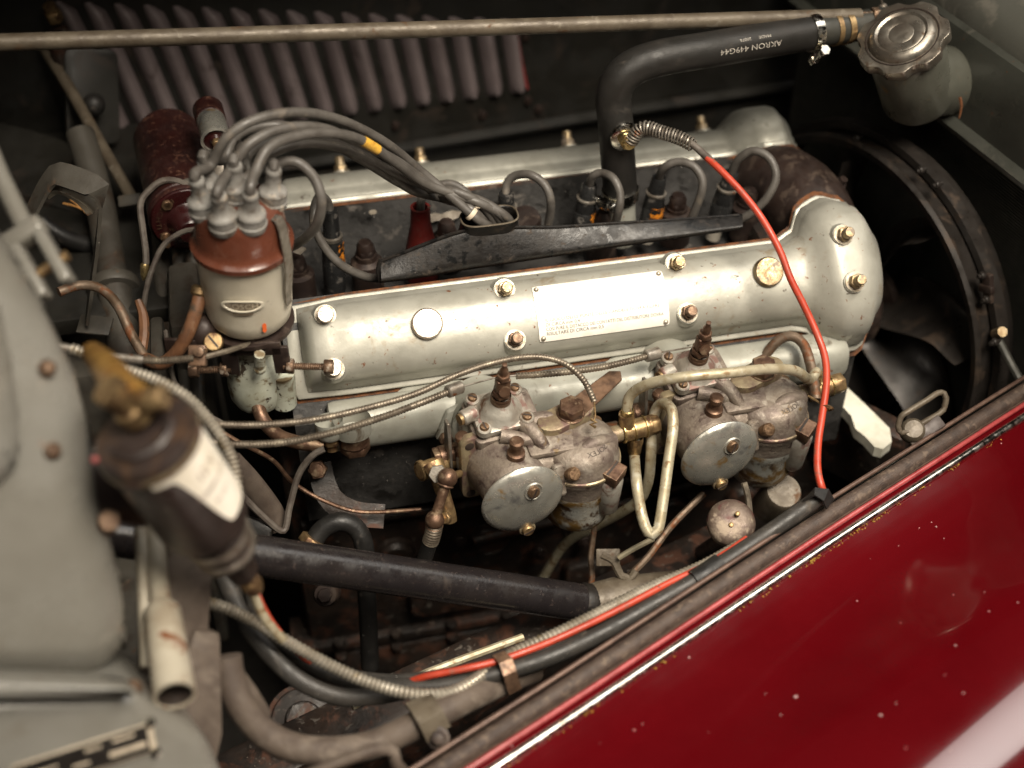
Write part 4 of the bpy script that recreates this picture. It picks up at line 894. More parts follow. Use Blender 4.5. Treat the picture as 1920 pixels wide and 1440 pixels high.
    prof = [(0, dome(0))]+[(.0352*math.sin(math.pi/2*i/10), dome(.0352*math.sin(math.pi/2*i/10))) for i in range(1, 10)]+[(.0352, .007), (.0365, .004), (.0368, -.004), (.0352, -.007), (.0345, -.018), (.0330, -.026), (.0325, -.030), (0, -.03)]
    m = M(); m.lathe(prof[::-1], lf((fcx, fcy, 0), (0, 0, 1)), 48); fcb = obj(m, 'float_chamber', 'carb_cast', t)
    m = M(); m.tube([K @ V(q) for q in ((.008, .036, .004), (.030, .035, .005), (.062, .034, .004))], [.022, .021, .026], 24, .006); obj(m, 'bridge', 'carb_cast', t)
    m = M(); m.lathe([(0, -.078), (.012, -.0775), (.022, -.074), (.0285, -.067), (.0308, -.056), (.0312, -.034), (.0335, -.029), (.0335, -.024)], lf((fcx, fcy, 0), (0, 0, 1)), 44); obj(m, 'bowl', 'bowl_stained', t)
    tv, tf = text2d('SOLEX', .0070)
    m = M(); vs = []
    for q in tv:                                  # letters read from the engine side: upside down from the front
        a = -math.pi/2+.30-q.x/.0255; r2 = .0262-q.y*.8
        vs.append(K @ V((fcx+r2*math.cos(a), fcy+r2*math.sin(a), dome(r2)+.0005)))
    m.add(vs, tf); sub(m, 'cast_letters', 'cast_mark', fcb, flat=True)
    # casting flats and webs between barrel and float chamber
    m = M(); m.prism([(-.006, -.012), (.034, -.016), (.040, .006), (.034, .020), (-.004, .016)], 0, .007, lf((.020, .034, .024), (0, -.12, 1), (1, 0, 0)), .0025, 2); obj(m, 'casting_web', 'carb_cast', t)
    m = M(); m.prism(rrect(-.0055, .0055, -.016, .016, .003), 0, .006, lf((.036, .012, .004), (0, -1, .25), (1, 0, 0)), .002, 2); obj(m, 'casting_web', 'carb_cast', t)
    m = M(); m.lathe([(.0062, -.002), (.0062, .006), (.0050, .0075), (0, .0078)], lf((.046, .006, .012), (.1, -.75, .6)), 18); jp = obj(m, 'jet_plug', 'screw_brown', t)
    m = M(); m.lathe([(.0058, -.004), (.0056, .0035), (.0046, .005), (0, .0052)], lf((.086, .050, .020), (.3, .1, 1)), 18); obj(m, 'lid_screw', 'screw_brown', t)
    m = M(); m.lathe([(.0058, -.004), (.0056, .0035), (.0046, .005), (0, .0052)], lf((.040, .050, .0225), (-.2, .1, 1)), 18); obj(m, 'lid_screw', 'screw_brown', t)
    m = M(); m.lathe([(.0365, -.0008), (.0378, .0), (.0378, .0022), (.0365, .003)], lf((fcx, fcy, 0), (0, 0, 1)), 48); obj(m, 'lid_seam', 'carb_gold', t)
    m = M(); m.tube([K @ V(q) for q in ((.050, .018, .020), (.072, .020, .026), (.092, .026, .018))], [.004, .0065, .0075], 14); obj(m, 'inlet_rib', 'carb_cast', t)
    # drain boss and square bolt on the front of the bowl
    m = M(); m.lathe([(0, -.050), (.006, -.049), (.0098, -.043), (.0108, -.02), (.0112, -.004), (.0095, -.001), (0, -.001)], lf((.083, .004, -.002), (0, -.10, 1)), 24); bs_ = obj(m, 'bolt_boss', 'carb_pale', t)
    m = M(); m.prism(rrect(-.0098, .0098, -.0098, .0098, .0012, 2), 0, .0120, lf((.083, .0042, -.003), (0, -.15, 1), (.8, .6, 0)), .001); sub(m, 'square_bolt', 'copper_brown', bs_)
    m = M(); m.box(lf((.083, .0025, .0086), (0, -.15, 1), (.8, .6, 0)), .018, .0022, .0012); sub(m, 'bolt_slot', 'slot_dark', bs_)
    # banjo plate on top
    bp = V((.058, .052, .030))
    m = M(); m.prism([(.017*math.cos(a)+(.012 if math.cos(a) > 0 else -.012), .0125*math.sin(a)) for a in [2*math.pi*i/28 for i in range(28)]], -.004, .010, lf(bp, (0, -.1, 1), (.96, .25, 0)), .002); bj = obj(m, 'banjo_base', 'carb_gold', t)
    m = M(); m.hexa(lf(bp+V((.004, -.002, .0095)), (0, -.15, 1), (1, .2, 0)), .0115, .0115); m.lathe([(.0125, .0), (.0128, .0012), (.0118, .002)], lf(bp+V((.004, -.002, .0095)), (0, -.15, 1)), 24); sub(m, 'banjo_bolt', 'copper_brown', bj)
    m = M(); m.tube([K @ V(q) for q in ((.026, .058, .032), (.040, .056, .033), (.048, .054, .032))], [.008, .0085, .008], 14); obj(m, 'banjo_rib', 'carb_cast', t)
    if lever:
        lp = [(-.010, -.008), (.000, -.0105), (.062, -.0075), (.069, 0), (.062, .0075), (.000, .0105), (-.010, .008)]
        m = M(); m.prism(lp, 0, .003, lf(bp+V((.004, -.002, .0080)), (0, -.1, 1), (.8, .42, .05)), .0007, 1); obj(m, 'choke_lever', 'clip_brown', t)
    # fuel inlet and brass tee
    m = M(); m.tube([K @ V(q) for q in ((.084, .036, .014), (.100, .036, .014), (.110, .036, .014))], [.0105, .0078, .0074], 18); obj(m, 'inlet', 'carb_gold', t)
    m = M(); a = K @ V((.106, .036, .014)); b = K @ V((.134, .036, .014)); m.cyl(a, b, .0092, 22, .001); tee = obj(m, 'fuel_tee', 'brass', t)
    for q in (.1065, .1165, .128):
        m = M(); c = K @ V((q, .036, .014)); m.lathe([(.0090, -.0012), (.0104, -.0006), (.0104, .0006), (.0090, .0012)], frame(c, b-a), 22); sub(m, 'sealing_ring', 'brass_bright', tee)
    m = M(); m.hexa(frame(K @ V((.132, .036, .014)), b-a), .0098, .009); sub(m, 'union_bolt', 'brass', tee)
    m = M(); c = K @ V((.111, .036, .014)); m.tube([c, c+V((-.001, .002, .02))], .0070, 16); sub(m, 'pipe_collar', 'brass', tee)
    # throttle spindle and lever
    m = M(); cyl(m, (-.024, .076, .000), (-.052, .076, .000), .0095, 18, .001); sp_ = obj(m, 'spindle', 'copper_brown', t)
    m = M(); m.hexa(lf((-.050, .076, 0), (-1, 0, 0)), .0095, .007); sub(m, 'spindle_nut', 'copper_brown', sp_)
    m = M(); m.prism([(-.008, .010), (.008, .010), (.0075, -.02), (.005, -.045), (-.004, -.046), (-.0065, -.02)], 0, .003, lf((-.043, .070, 0), (-1, 0, 0), (0, 1, 0)), .0007, 1); obj(m, 'throttle_lever', 'steel_dull', t)
    m = M(); m.lathe([(.0055, 0), (.0055, .006), (.0045, .0068), (.0034, .007), (.0034, .012), (.0045, .0122), (.0034, .0130), (.0045, .0145), (.0034, .0155), (.0034, .02)], lf((-.034, .062, .010), (0, 0, 1)), 16); m.lathe([(.0062, .019), (.0062, .023), (.004, .0255), (0, .026)], lf((-.034, .062, .010), (0, 0, 1)), 16); obj(m, 'stop_screw', 'copper_brown', t)
    m = M(); m.box(lf((-.030, .068, -.003), (0, 0, 1), (1, 0, 0)), .018, .02, .014, .002); obj(m, 'stop_lug', 'carb_pale', t)
    return t, K
C1 = at(982, 940, 1.14); C2 = aZ(1354, 861, C1.z)+V((0, .004, 0))
t1, K1 = carb(C1, 'stained brown carburettor with a choke lever, next to the brass throttle linkage', True)
t2, K2 = carb(C2, 'stained brown carburettor behind the looped brass fuel pipe, below the red wire', False)
# ================================================================ fuel pipes
T1 = K1 @ V((.111, .036, .014)); T2 = K2 @ V((.111, .036, .014)); d1 = (T1-CC).dot(CF); d2 = (T2-CC).dot(CF)
t = thing('fuel_pipe', 'brass fuel pipe arched between the tees of the two carburettors', 'fuel pipe', T1)
m = M(); m.tube([T1+V((0, 0, .012)), T1+V((-.001, .002, .028))]+P((1185, 738, d1-.025), (1222, 718, d1-.045), (1290, 706, d1-.060), (1370, 699, d1-.055), (1440, 692, d2-.070), (1490, 695, d2-.045), (1518, 712, d2-.022))+[T2+V((-.001, .0, .022)), T2+V((0, 0, .006))], .0047, 14); obj(m, 'pipe', 'pipe_brass', t)
for q in (T1+V((-.0005, .001, .022)), T2+V((-.0005, .0, .014))):
    m = M(); m.lathe([(.0049, -.002), (.0058, -.001), (.0058, .003), (.0049, .004)], frame(q, (0, .05, 1)), 16); obj(m, 'collar', 'brass_bright', t)
t = thing('fuel_pipe', 'brass fuel pipe hanging in a long hairpin loop between the carburettors', 'fuel pipe', T1-V((0, 0, .05)))
tb = T1+ER*.009
m = M(); m.tube([tb-V((0, 0, .006)), tb-V((0, .001, .032))]+P((1193, 900, d1-.018), (1200, 950, d1-.022), (1210, 988, d1-.026), (1222, 1004, d1-.026), (1234, 992, d1-.026), (1243, 940, d1-.024), (1254, 860, d1-.02), (1262, 800, d1-.018), (1258, 766, d1-.012), (1244, 756, d1-.004), (1230, 768, d1+.006), (1222, 805, d1+.012), (1220, 860, d1+.02), (1213, 910, d1+.03), (1190, 945, d1+.05), (1120, 985, d1+.10), (1060, 1020, d1+.14), (1020, 1080, d1+.18), (1000, 1110, d1+.2)), .0049, 14, .004); obj(m, 'pipe', 'pipe_brass', t)
m = M(); m.lathe([(.0075, -.004), (.0075, .004), (.0068, .006), (.0062, .016), (.0055, .018)], frame(tb-V((0, 0, .012)), (0, 0, -1)), 18); obj(m, 'union', 'brass', t)
t = thing('fuel_pipe', 'dull dark pipe arching behind the far carburettor tee up to the manifold', 'fuel pipe', at(1430, 690, 1.24))
m = M(); m.tube(P((1425, 705, 1.245), (1434, 670, 1.24), (1455, 642, 1.235), (1482, 630, 1.23), (1506, 645, 1.225), (1520, 685, 1.215), (1527, 725, 1.205), (1530, 750, 1.2)), .0048, 12); obj(m, 'pipe', 'pipe_dark', t)
for nm, lb, pts, r_, mt_ in (
    ('oil_pipe', 'thin brown pipe crossing the dark block below the hairpin fuel pipe', P((1320, 925, 1.24), (1260, 985, 1.235), (1210, 1050, 1.23), (1150, 1105, 1.23)), .0032, 'pipe_dark'),
    ('oil_pipe', 'thin upright brown pipe on the dark block below the intake cover', P((1115, 985, 1.25), (1108, 1040, 1.25), (1100, 1110, 1.25), (992, 1180, 1.27)), .0028, 'pipe_dark'),
    ('oil_pipe', 'short pale pipe stub beside the brown breather cap', P((1225, 1010, 1.20), (1190, 1028, 1.205), (1160, 1046, 1.21)), .0026, 'pipe_brass'),
    ('drain_tube', 'thin ribbed tube dropping below the far float bowl to the breather cap', P((1395, 905, 1.19), (1402, 930, 1.19), (1406, 965, 1.19)), .0030, 'cable_spiral')):
    m = M(); m.tube(pts, r_, 8); obj(m, nm, mt_, label=lb, cat='pipe')
m = M(); m.tube(P((1128, 1040, 1.22), (1150, 1052, 1.22), (1165, 1080, 1.22), (1180, 1085, 1.22), (1192, 1070, 1.22)), .004, 8); m.box(frame(at(1140, 1045, 1.22), -CF, CR), .022, .016, .003, .001); obj(m, 'pipe_hook', 'rod_paint', label='bent steel hook bracket on the dark block below the carburettors', cat='bracket')
# dark linkage shaft between the carburettors
t = thing('throttle_shaft', 'dark throttle cross shaft running behind both carburettors', 'shaft', at(1150, 800, 1.24))
a_, b_ = at(800, 885, 1.19), at(1330, 775, 1.27)
m = M(); m.tube([a_, a_.lerp(b_, .5), b_], .0062, 14, .02); obj(m, 'shaft', 'steel_dull', t)
for f in (.56, .64, .8):
    c = a_.lerp(b_, f); m = M(); m.lathe([(.006, -.006), (.011, -.006), (.011, .006), (.006, .006)], frame(c, b_-a_), 20); obj(m, 'collar', 'pipe_dark', t)
# ================================================================ throttle linkage at the near carburettor
lk = thing('throttle_linkage', 'brass ball jointed throttle linkage rod left of the near carburettor', 'linkage', at(820, 990, 1.13))
m = M(); a_ = at(786, 884, 1.165); b_ = at(850, 862, 1.185); m.cyl(a_, b_, .0078, 20, .001); m.lathe([(.0085, 0), (.0095, .001), (.0095, .004), (.0085, .005)], frame(a_, b_-a_), 20); obj(m, 'pivot', 'brass', lk)
m = M(); m.tube(P((812, 868, 1.158), (822, 890, 1.155), (830, 920, 1.155), (842, 960, 1.16), (845, 978, 1.165)), [.0095, .008, .006, .0058, .0058], 12, flat=.6); obj(m, 'lever', 'brass', lk)
m = M(); m.hexa(frame(at(822, 888, 1.15), -CF), .0085, .007); obj(m, 'lever_nut', 'steel_dull', lk)
b1 = at(839, 896, 1.138); b2 = at(815, 975, 1.142)
m = M(); m.ball(b1, .0088, 20); m.lathe([(.0062, -.008), (.0074, -.0066), (.0062, -.005)], frame(b1, b1-b2), 20); obj(m, 'ball_joint', 'copper_brown', lk)
m = M(); m.ball(b2, .0084, 20); m.lathe([(.0062, -.008), (.0078, -.0062), (.0062, -.005)], frame(b2, V((.1, 0, 1))), 20); obj(m, 'ball_joint', 'copper_brown', lk)
m = M(); m.tube([b1, b1.lerp(b2, .5), b2], .0046, 14, .01); obj(m, 'rod', 'copper_brown', lk)
m = M(); m.tube([b1, at(852, 892, 1.15), at(862, 888, 1.16)], .0034, 10); m.tube([b2, at(830, 972, 1.15), at(842, 972, 1.158)], .0034, 10); m.hexa(frame(at(832, 972, 1.149), at(842, 970, 1.157)-at(832, 972, 1.149)), .0058, .005); obj(m, 'joint_stud', 'brass', lk)
m = M(); sp_ = [b2-V((0, 0, .004)), at(812, 1000, 1.15), at(795, 1050, 1.175), at(785, 1085, 1.19)]
m.tube(sp_, [.0060, .0068, .0070, .0072], 14); m2 = M(); m2.ridged([sp_[0], sp_[1], at(807, 1015, 1.157)], .0075, .0026, .12, 14); obj(m, 'boot_tube', 'rubber_black', lk); obj(m2, 'boot_ribs', 'cable_spiral', lk)
# ================================================================ choke cables
t = thing('choke_cable', 'spiral sheathed choke cable curving down to the lever of the near carburettor', 'cable', at(700, 762, 1.1))
ce = at(1114, 752, 1.148)
m = M(); m.ridged(P((330, 770, 1.02), (400, 794, 1.03), (500, 796, 1.05), (600, 785, 1.07), (700, 762, 1.09), (780, 738, 1.105), (860, 702, 1.12), (930, 679, 1.13), (1000, 669, 1.138), (1055, 680, 1.142), (1092, 710, 1.146))+[ce], .0030, .0028, .16); obj(m, 'sheath', 'cable_spiral', t)
m = M(); m.tube([ce, at(1116, 780, 1.150), at(1113, 790, 1.150)], .0008, 6); m.tube(P((1108, 786, 1.148), (1118, 792, 1.146), (1107, 796, 1.148), (1117, 801, 1.146)), .0016, 6); obj(m, 'wire_end', 'brass', t)
t = thing('choke_cable', 'spiral sheathed choke cable ending in a metal sleeve beside the clamp post', 'cable', at(650, 800, 1.1))
m = M(); m.ridged(P((345, 815, 1.03), (420, 832, 1.04), (520, 831, 1.06), (620, 812, 1.08), (720, 781, 1.10), (790, 755, 1.112), (845, 733, 1.125)), .0032, .0028, .16); obj(m, 'sheath', 'cable_spiral', t)
m = M(); a_, b_ = at(838, 735, 1.122), at(866, 725, 1.13); m.cyl(a_, b_, .0056, 20, .001); obj(m, 'sleeve', 'steel_dull', t)
m = M(); m.tube([b_, at(925, 709, 1.15), at(985, 702, 1.16)], .0008, 6, .02); obj(m, 'inner_wire', 'steel_dull', t)
t = thing('choke_cable', 'short spiral choke cable along the manifold between both clamp posts', 'cable', at(1100, 690, 1.17))
m = M(); m.ridged(P((968, 705, 1.158), (1040, 700, 1.166), (1120, 690, 1.178), (1175, 678, 1.187), (1212, 668, 1.193)), .0032, .0028, .16); obj(m, 'sheath', 'cable_spiral', t)
m = M(); a_, b_ = at(1210, 668, 1.192), at(1236, 661, 1.198); m.cyl(a_, b_, .0058, 20, .001); obj(m, 'sleeve', 'steel_dull', t)
m = M(); m.tube([b_, at(1302, 650, 1.21), at(1318, 652, 1.212)], .0008, 6, .02); obj(m, 'inner_wire', 'steel_dull', t)
# ================================================================ breather cap, bracket painted as sunlit
c = at(1372, 978, 1.165); dv = V((-.10, -.42, .9)).normalized()
t = thing('oil_breather', 'round brown breather cap with two rivets beside the wing edge', 'breather cap', c)
m = M(); m.lathe([(0, .005), (.010, .0048), (.017, .003), (.0205, 0), (.0215, -.004), (.0205, -.008), (.019, -.011), (.0195, -.014), (.012, -.016), (0, -.016)], frame(c, dv), 44); cp = obj(m, 'cap', 'breather', t)
for px, py in ((1383, 963), (1371, 984)):
    p = at(px, py, 1.158); m = M(); m.lathe([(.0024, -.002), (.0022, .001), (0, .002)], frame(p, dv), 12); sub(m, 'rivet', 'brass', cp)
m = M(); m.tube([c-dv*.012, c-dv*.06, c-dv*.12+V((0, .03, -.03))], .009, 16); obj(m, 'pipe', 'block_black', t)
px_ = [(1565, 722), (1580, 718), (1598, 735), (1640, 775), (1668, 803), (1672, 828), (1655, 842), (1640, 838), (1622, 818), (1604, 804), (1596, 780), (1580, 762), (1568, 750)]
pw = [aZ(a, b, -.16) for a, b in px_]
t = thing('sunlit_bracket', 'chassis bracket painted pale as if sunlit, with a scalloped edge behind the bonnet catch', 'bracket', pw[5]-V((0, 0, .03)))
m = M(); m.loft([pw, [p-V((0, 0, .012)) for p in pw]]); obj(m, 'plate', 'sunlit_pale', t)  # sunlight on this chassis piece is put into its pale colour
m = M(); a_ = sum(pw, V())/len(pw); m.box(Matrix.Translation(a_-V((-.01, -.03, .06))) @ Matrix.Rotation(-.9, 4, 'Z'), .12, .03, .09, .005); obj(m, 'arm', 'block_black', t)
p = at(1470, 920, 1.26); m = M(); m.lathe([(0, .0), (.016, 0), (.018, -.004), (.018, -.05)], frame(p, (0, -.4, .8)), 24); obj(m, 'filter_lid', 'rod_paint', t)
# ================================================================ pipes and brackets in front of the bulkhead
def single(name, label, cat, mt, pts, r, n=10, ridge=None, group=None, flat=1.0):
    m = M()
    if ridge: m.ridged(pts, r, ridge, .2, n)
    else: m.tube(pts, r, n, .004, flat=flat)
    return obj(m, name, mt, label=label, cat=cat, group=group)
# steel pipe with flange ring
t = thing('column_pipe', 'grey painted upright pipe with a flange ring in front of the bulkhead', 'pipe', at(245, 720, 1.24))
m = M(); m.tube(P((150, 250, 1.36), (180, 350, 1.34), (200, 450, 1.31), (214, 540, 1.28)), .0145, 20, .01); obj(m, 'upper_pipe', 'bay_grey', t)
m = M(); m.tube(P((214, 535, 1.28), (232, 640, 1.255), (250, 740, 1.23), (268, 860, 1.2)), .0165, 20, .01); obj(m, 'lower_pipe', 'bay_grey', t)
dv = at(214, 540, 1.28)-at(200, 450, 1.31); m = M(); m.lathe([(.0145, -.006), (.024, -.006), (.0255, 0), (.024, .005), (.0165, .006)], frame(at(214, 542, 1.28), dv), 32); obj(m, 'flange_ring', 'bay_grey', t)
# strap bracket
def strap(pts, w, th, ref):
    m = M(); p = smooth(pts, .006); sec = []
    for i, q in enumerate(p):
        tg = (p[min(i+1, len(p)-1)]-p[max(i-1, 0)]).normalized(); s_ = (ref-tg*ref.dot(tg)).normalized(); nn = tg.cross(s_)
        sec.append([q+s_*w/2+nn*th/2, q-s_*w/2+nn*th/2, q-s_*w/2-nn*th/2, q+s_*w/2-nn*th/2])
    return m.loft(sec)
t = thing('strap_bracket', 'bent grey steel strap bracket standing beside the bulkhead pipe', 'bracket', at(165, 590, 1.2))
m = strap(P((58, 400, 1.18), (80, 355, 1.175), (98, 330, 1.17), (110, 326, 1.168), (140, 335, 1.165), (172, 348, 1.162), (185, 356, 1.162), (189, 372, 1.163), (184, 440, 1.18), (174, 520, 1.2), (166, 580, 1.215), (164, 600, 1.22)), .022, .003, V((.12, .85, .45))); obj(m, 'strap', 'bay_grey', t)
m = strap(P((86, 358, 1.19), (105, 346, 1.185), (130, 352, 1.183), (158, 370, 1.183), (178, 395, 1.188)), .016, .006, V((.12, .85, .45))); obj(m, 'felt_pad', 'cream_pipe', t)
m = M(); c = at(178, 610, 1.225); m.box(frame(c, (0, -.3, 1), (1, -.3, 0)), .03, .02, .003, .0008); obj(m, 'foot', 'bay_grey', t)
single('control_rod', 'thin brown control rod slanting down past the louvred panel to the coil', 'rod', 'rod_paint', P((70, 70, 1.42), (130, 165, 1.40), (200, 290, 1.36), (248, 372, 1.33)), .0062, 14)
m = M(); c = at(248, 376, 1.33); m.box(frame(c, (-.2, -.7, .7), (1, 0, 0)), .026, .012, .012, .002); obj(m, 'rod_bracket', 'bay_grey', label='small grey bracket at the foot of the brown control rod', cat='bracket')
t = thing('wiper_motor', 'dark fitting on a bracket with a glossy knob near the louvred panel', 'fitting', at(160, 190, 1.42))
m = M(); m.prism(rrect(-.028, .028, -.05, .05, .01), 0, .01, frame(at(170, 180, 1.43), (.3, -.85, .35), (1, .3, -.3)), .002); obj(m, 'plate', 'bay_dark', t)
m = M(); m.ball(at(176, 196, 1.40), .012, 16); obj(m, 'knob', 'rubber_black', t)
m = M(); c = at(130, 110, 1.42); m.lathe([(0, -.05), (.02, -.05), (.022, -.045), (.022, -.02), (.018, -.016), (.018, .01), (.012, .02), (.012, .035), (0, .036)], frame(c, (-.15, -.2, 1)), 24); obj(m, 'barrel', 'block_black', t)
m = M(); c = at(105, 38, 1.39); m.hexa(frame(c, (-.15, -.2, 1)), .009, .012); m.lathe([(.007, .01), (.007, .02), (0, .022)], frame(c, (-.15, -.2, 1)), 14); obj(m, 'union', 'brass', t)
m = M(); m.box(frame(at(145, 320, 1.38), (.3, -.85, .35)), .02, .015, .01, .003); obj(m, 'clip', 'coil_maroon', t)
m = M(); m.tube(P((75, 415, 1.30), (120, 445, 1.31), (180, 462, 1.33), (250, 466, 1.345), (310, 458, 1.35), (360, 440, 1.35)), .0085, 14); obj(m, 'heater_hose', 'rubber_black', label='glossy black hose curving behind the upright grey pipe', cat='hose')
m = M(); secs = []
for (a, b, d) in ((-60, 340, 1.40), (60, 370, 1.38), (160, 405, 1.37), (260, 425, 1.37)):
    p = at(a, b, d); secs.append([p, p+V((0, .10, .02)), p+V((0, .10, -.07)), p+V((0, -.01, -.06))])
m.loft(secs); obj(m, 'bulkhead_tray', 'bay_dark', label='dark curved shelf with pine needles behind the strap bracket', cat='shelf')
for a, b in (((118, 381), (170, 402)), ((131, 373), (171, 412))):
    single('pine_needle', ('thin orange pine needle lying flat across the dark shelf' if a[0] < 125 else 'thin orange pine needle crossing over another one on the shelf'), 'needle', 'straw', P((*a, 1.335), ((a[0]+b[0])/2, (a[1]+b[1])/2-4, 1.335), (*b, 1.335)), .0007, 5, group='pine needles on the shelf')
single('coil_wire', 'cloth covered wire with orange wear hanging from the coil terminal', 'wire', 'grey_wire', P((362, 352, 1.225), (335, 340, 1.225), (308, 338, 1.225), (285, 352, 1.225), (264, 380, 1.225), (268, 430, 1.225), (274, 480, 1.225), (272, 512, 1.225)), .0031, 8)
single('coil_wire', 'thin grey wire arching from the lower coil terminal down the bulkhead', 'wire', 'grey_wire', P((366, 430, 1.21), (340, 436, 1.21), (305, 462, 1.21), (280, 520, 1.21), (270, 570, 1.215), (268, 610, 1.22)), .0026, 8)
m = M(); m.lathe([(.0034, 0), (.0042, .002), (.0034, .010), (.001, .016), (0, .016)], frame(at(272, 494, 1.222), at(270, 515, 1.225)-at(272, 494, 1.222)), 10); obj(m, 'wire_terminal', 'brass_bright', label='bright brass tag on the end of the cloth wire', cat='terminal')
single('rubber_tube', 'brown rubber tube from the side of the cream distributor', 'tube', 'brown_hose', P((378, 540, 1.09), (368, 580, 1.09), (352, 625, 1.095), (330, 662, 1.105), (302, 682, 1.115), (275, 674, 1.125)), .0058, 14)
m = M(); m.lathe([(.0062, -.004), (.0078, -.002), (.0078, .003), (.0062, .005)], frame(at(376, 545, 1.09), (at(368, 580, 1.09)-at(378, 540, 1.09))), 16); obj(m, 'tube_clip', 'brass', label='brass ring at the top of the brown rubber tube', cat='clip')
single('frayed_wire', 'short orange brown wire standing beside the brown rubber tube', 'wire', 'brown_hose', P((258, 562, 1.16), (268, 590, 1.16), (270, 625, 1.155), (266, 660, 1.15)), [.003, .0046, .0046, .004], 8)
single('frayed_wire', 'dark brown taped wire looping over the upright pipe flange', 'wire', 'pipe_dark', P((110, 548, 1.15), (150, 535, 1.16), (190, 542, 1.16), (222, 575, 1.155), (245, 625, 1.15), (270, 668, 1.145)), .0044, 10)
single('spiral_conduit', 'pale spiral conduit running behind the dark foreground canister', 'conduit', 'conduit', P((135, 655, 1.0), (175, 668, 1.0), (225, 690, 1.0), (290, 712, 1.0), (350, 745, 1.0), (400, 800, 1.0), (430, 850, 1.0), (443, 905, 1.0), (440, 970, 1.0)), .0050, 10, ridge=.0036)
single('thin_wire', 'thin grey wire dropping behind the spiral choke cables', 'wire', 'grey_wire', P((310, 620, 1.16), (320, 680, 1.15), (330, 720, 1.14), (380, 770, 1.13), (430, 800, 1.13)), .0020, 8)
for pts, lb in ((((300, 440, 1.31), (305, 520, 1.29), (312, 590, 1.27)), 'grey upright pipe with a rounded end beside the coil'), (((335, 470, 1.28), (340, 600, 1.25), (350, 740, 1.21)), 'tall dark grey pipe just left of the distributor'), (((360, 480, 1.27), (366, 600, 1.24), (372, 760, 1.2)), 'tall narrow grey pipe hidden beside the distributor')):
    single('bulkhead_pipe', lb, 'pipe', 'bay_grey', P(*pts), .0085 if pts[0][0] == 300 else .0065, 14)
# brown oil pipe from distributor housing to the manifold
single('drain_pipe', 'rusty brown pipe curving from the distributor base to the manifold', 'pipe', 'copper_brown', P((482, 752, 1.17), (492, 785, 1.17), (520, 815, 1.165), (560, 830, 1.16), (608, 836, 1.16)), .0062, 14)
single('earth_wire', 'thin copper brown wire wandering across the dark engine side', 'wire', 'copper_brown', P((400, 800, 1.13), (450, 830, 1.14), (510, 862, 1.16), (550, 905, 1.18), (610, 940, 1.19), (680, 960, 1.2), (790, 955, 1.2)), .0020, 8)
single('earth_wire', 'kinked cloth wire from the manifold drain nut down to the hose', 'wire', 'grey_wire', P((608, 842, 1.15), (585, 855, 1.15), (560, 890, 1.155), (543, 950, 1.16), (532, 995, 1.16), (500, 975, 1.15), (450, 925, 1.13), (425, 895, 1.12)), .0030, 8)
m = M(); a_ = at(430, 865, 1.13); b_ = at(505, 955, 1.17); m.tube([a_, a_.lerp(b_, .5)+V((0, 0, .004)), b_, at(520, 990, 1.18)], .0115, 14, .006, flat=.7); obj(m, 'duct_hose', 'cloth_hose', label='flattened ribbed fabric duct beside the dark canister', cat='duct')
m = M(); m.box(frame(at(480, 990, 1.16), -CF, CR+CU*-.3), .03, .016, .012, .003); obj(m, 'duct_clip', 'rubber_black', label='black rubber clip below the ribbed fabric duct', cat='clip')
# rusty bracket on the block
m = strap(P((598, 868, 1.215), (606, 905, 1.215), (625, 940, 1.215), (665, 962, 1.215), (720, 968, 1.22)), .022, .004, V((.2, .7, .7))); obj(m, 'curved_bracket', 'block_black', label='oily black curved bracket below the manifold drain nut', cat='bracket')
p = at(597, 880, 1.2); m = M(); m.hexa(frame(p, -CF), .009, .008); m.lathe([(.006, .007), (.006, .012), (0, .013)], frame(p, -CF), 14); obj(m, 'bracket_bolt', 'copper_brown', label='rusty hex bolt holding the curved black bracket', cat='bolt')
# bent rubber hose behind the steering tube
t = thing('breather_hose', 'bent black rubber hose behind the diagonal steering tube', 'hose', at(600, 1010, 1.2))
m = M(); m.tube(P((588, 1015, 1.2), (605, 992, 1.2), (635, 978, 1.2), (665, 988, 1.205), (682, 1020, 1.21), (686, 1080, 1.23), (690, 1160, 1.255), (694, 1250, 1.28)), .0088, 16); obj(m, 'hose', 'rubber_black', t)
m = M(); m.hexa(frame(at(578, 1022, 1.195), at(605, 992, 1.2)-at(588, 1015, 1.2)), .0115, .008); obj(m, 'union', 'brass', t)
p = at(610, 1115, 1.22); m = M(); m.lathe([(0, 0), (.010, 0), (.012, -.004), (.012, -.02)], frame(p, -CF), 20); m.hexa(frame(p, -CF), .007, .006); obj(m, 'sender_unit', 'pulley_brown', label='small dark sender under the diagonal steering tube', cat='sender')
# big lower bolt disc at the bottom
p = aZ(570, 1352, -.34); m = M(); m.lathe([(0, .012), (.016, .012), (.018, .008), (.030, .006), (.032, .002), (.036, .001), (.038, -.01)], frame(p, (0, -.5, 1)), 40); obj(m, 'steering_box_cap', 'block_black', label='round black cap with hex bolt low in the engine bay', cat='cap')
m = M(); m.hexa(frame(p+V((0, -.006, .012)), (0, -.5, 1)), .016, .008); obj(m, 'cap_bolt', 'block_black', label='black hex bolt in the middle of the round cap', cat='bolt')
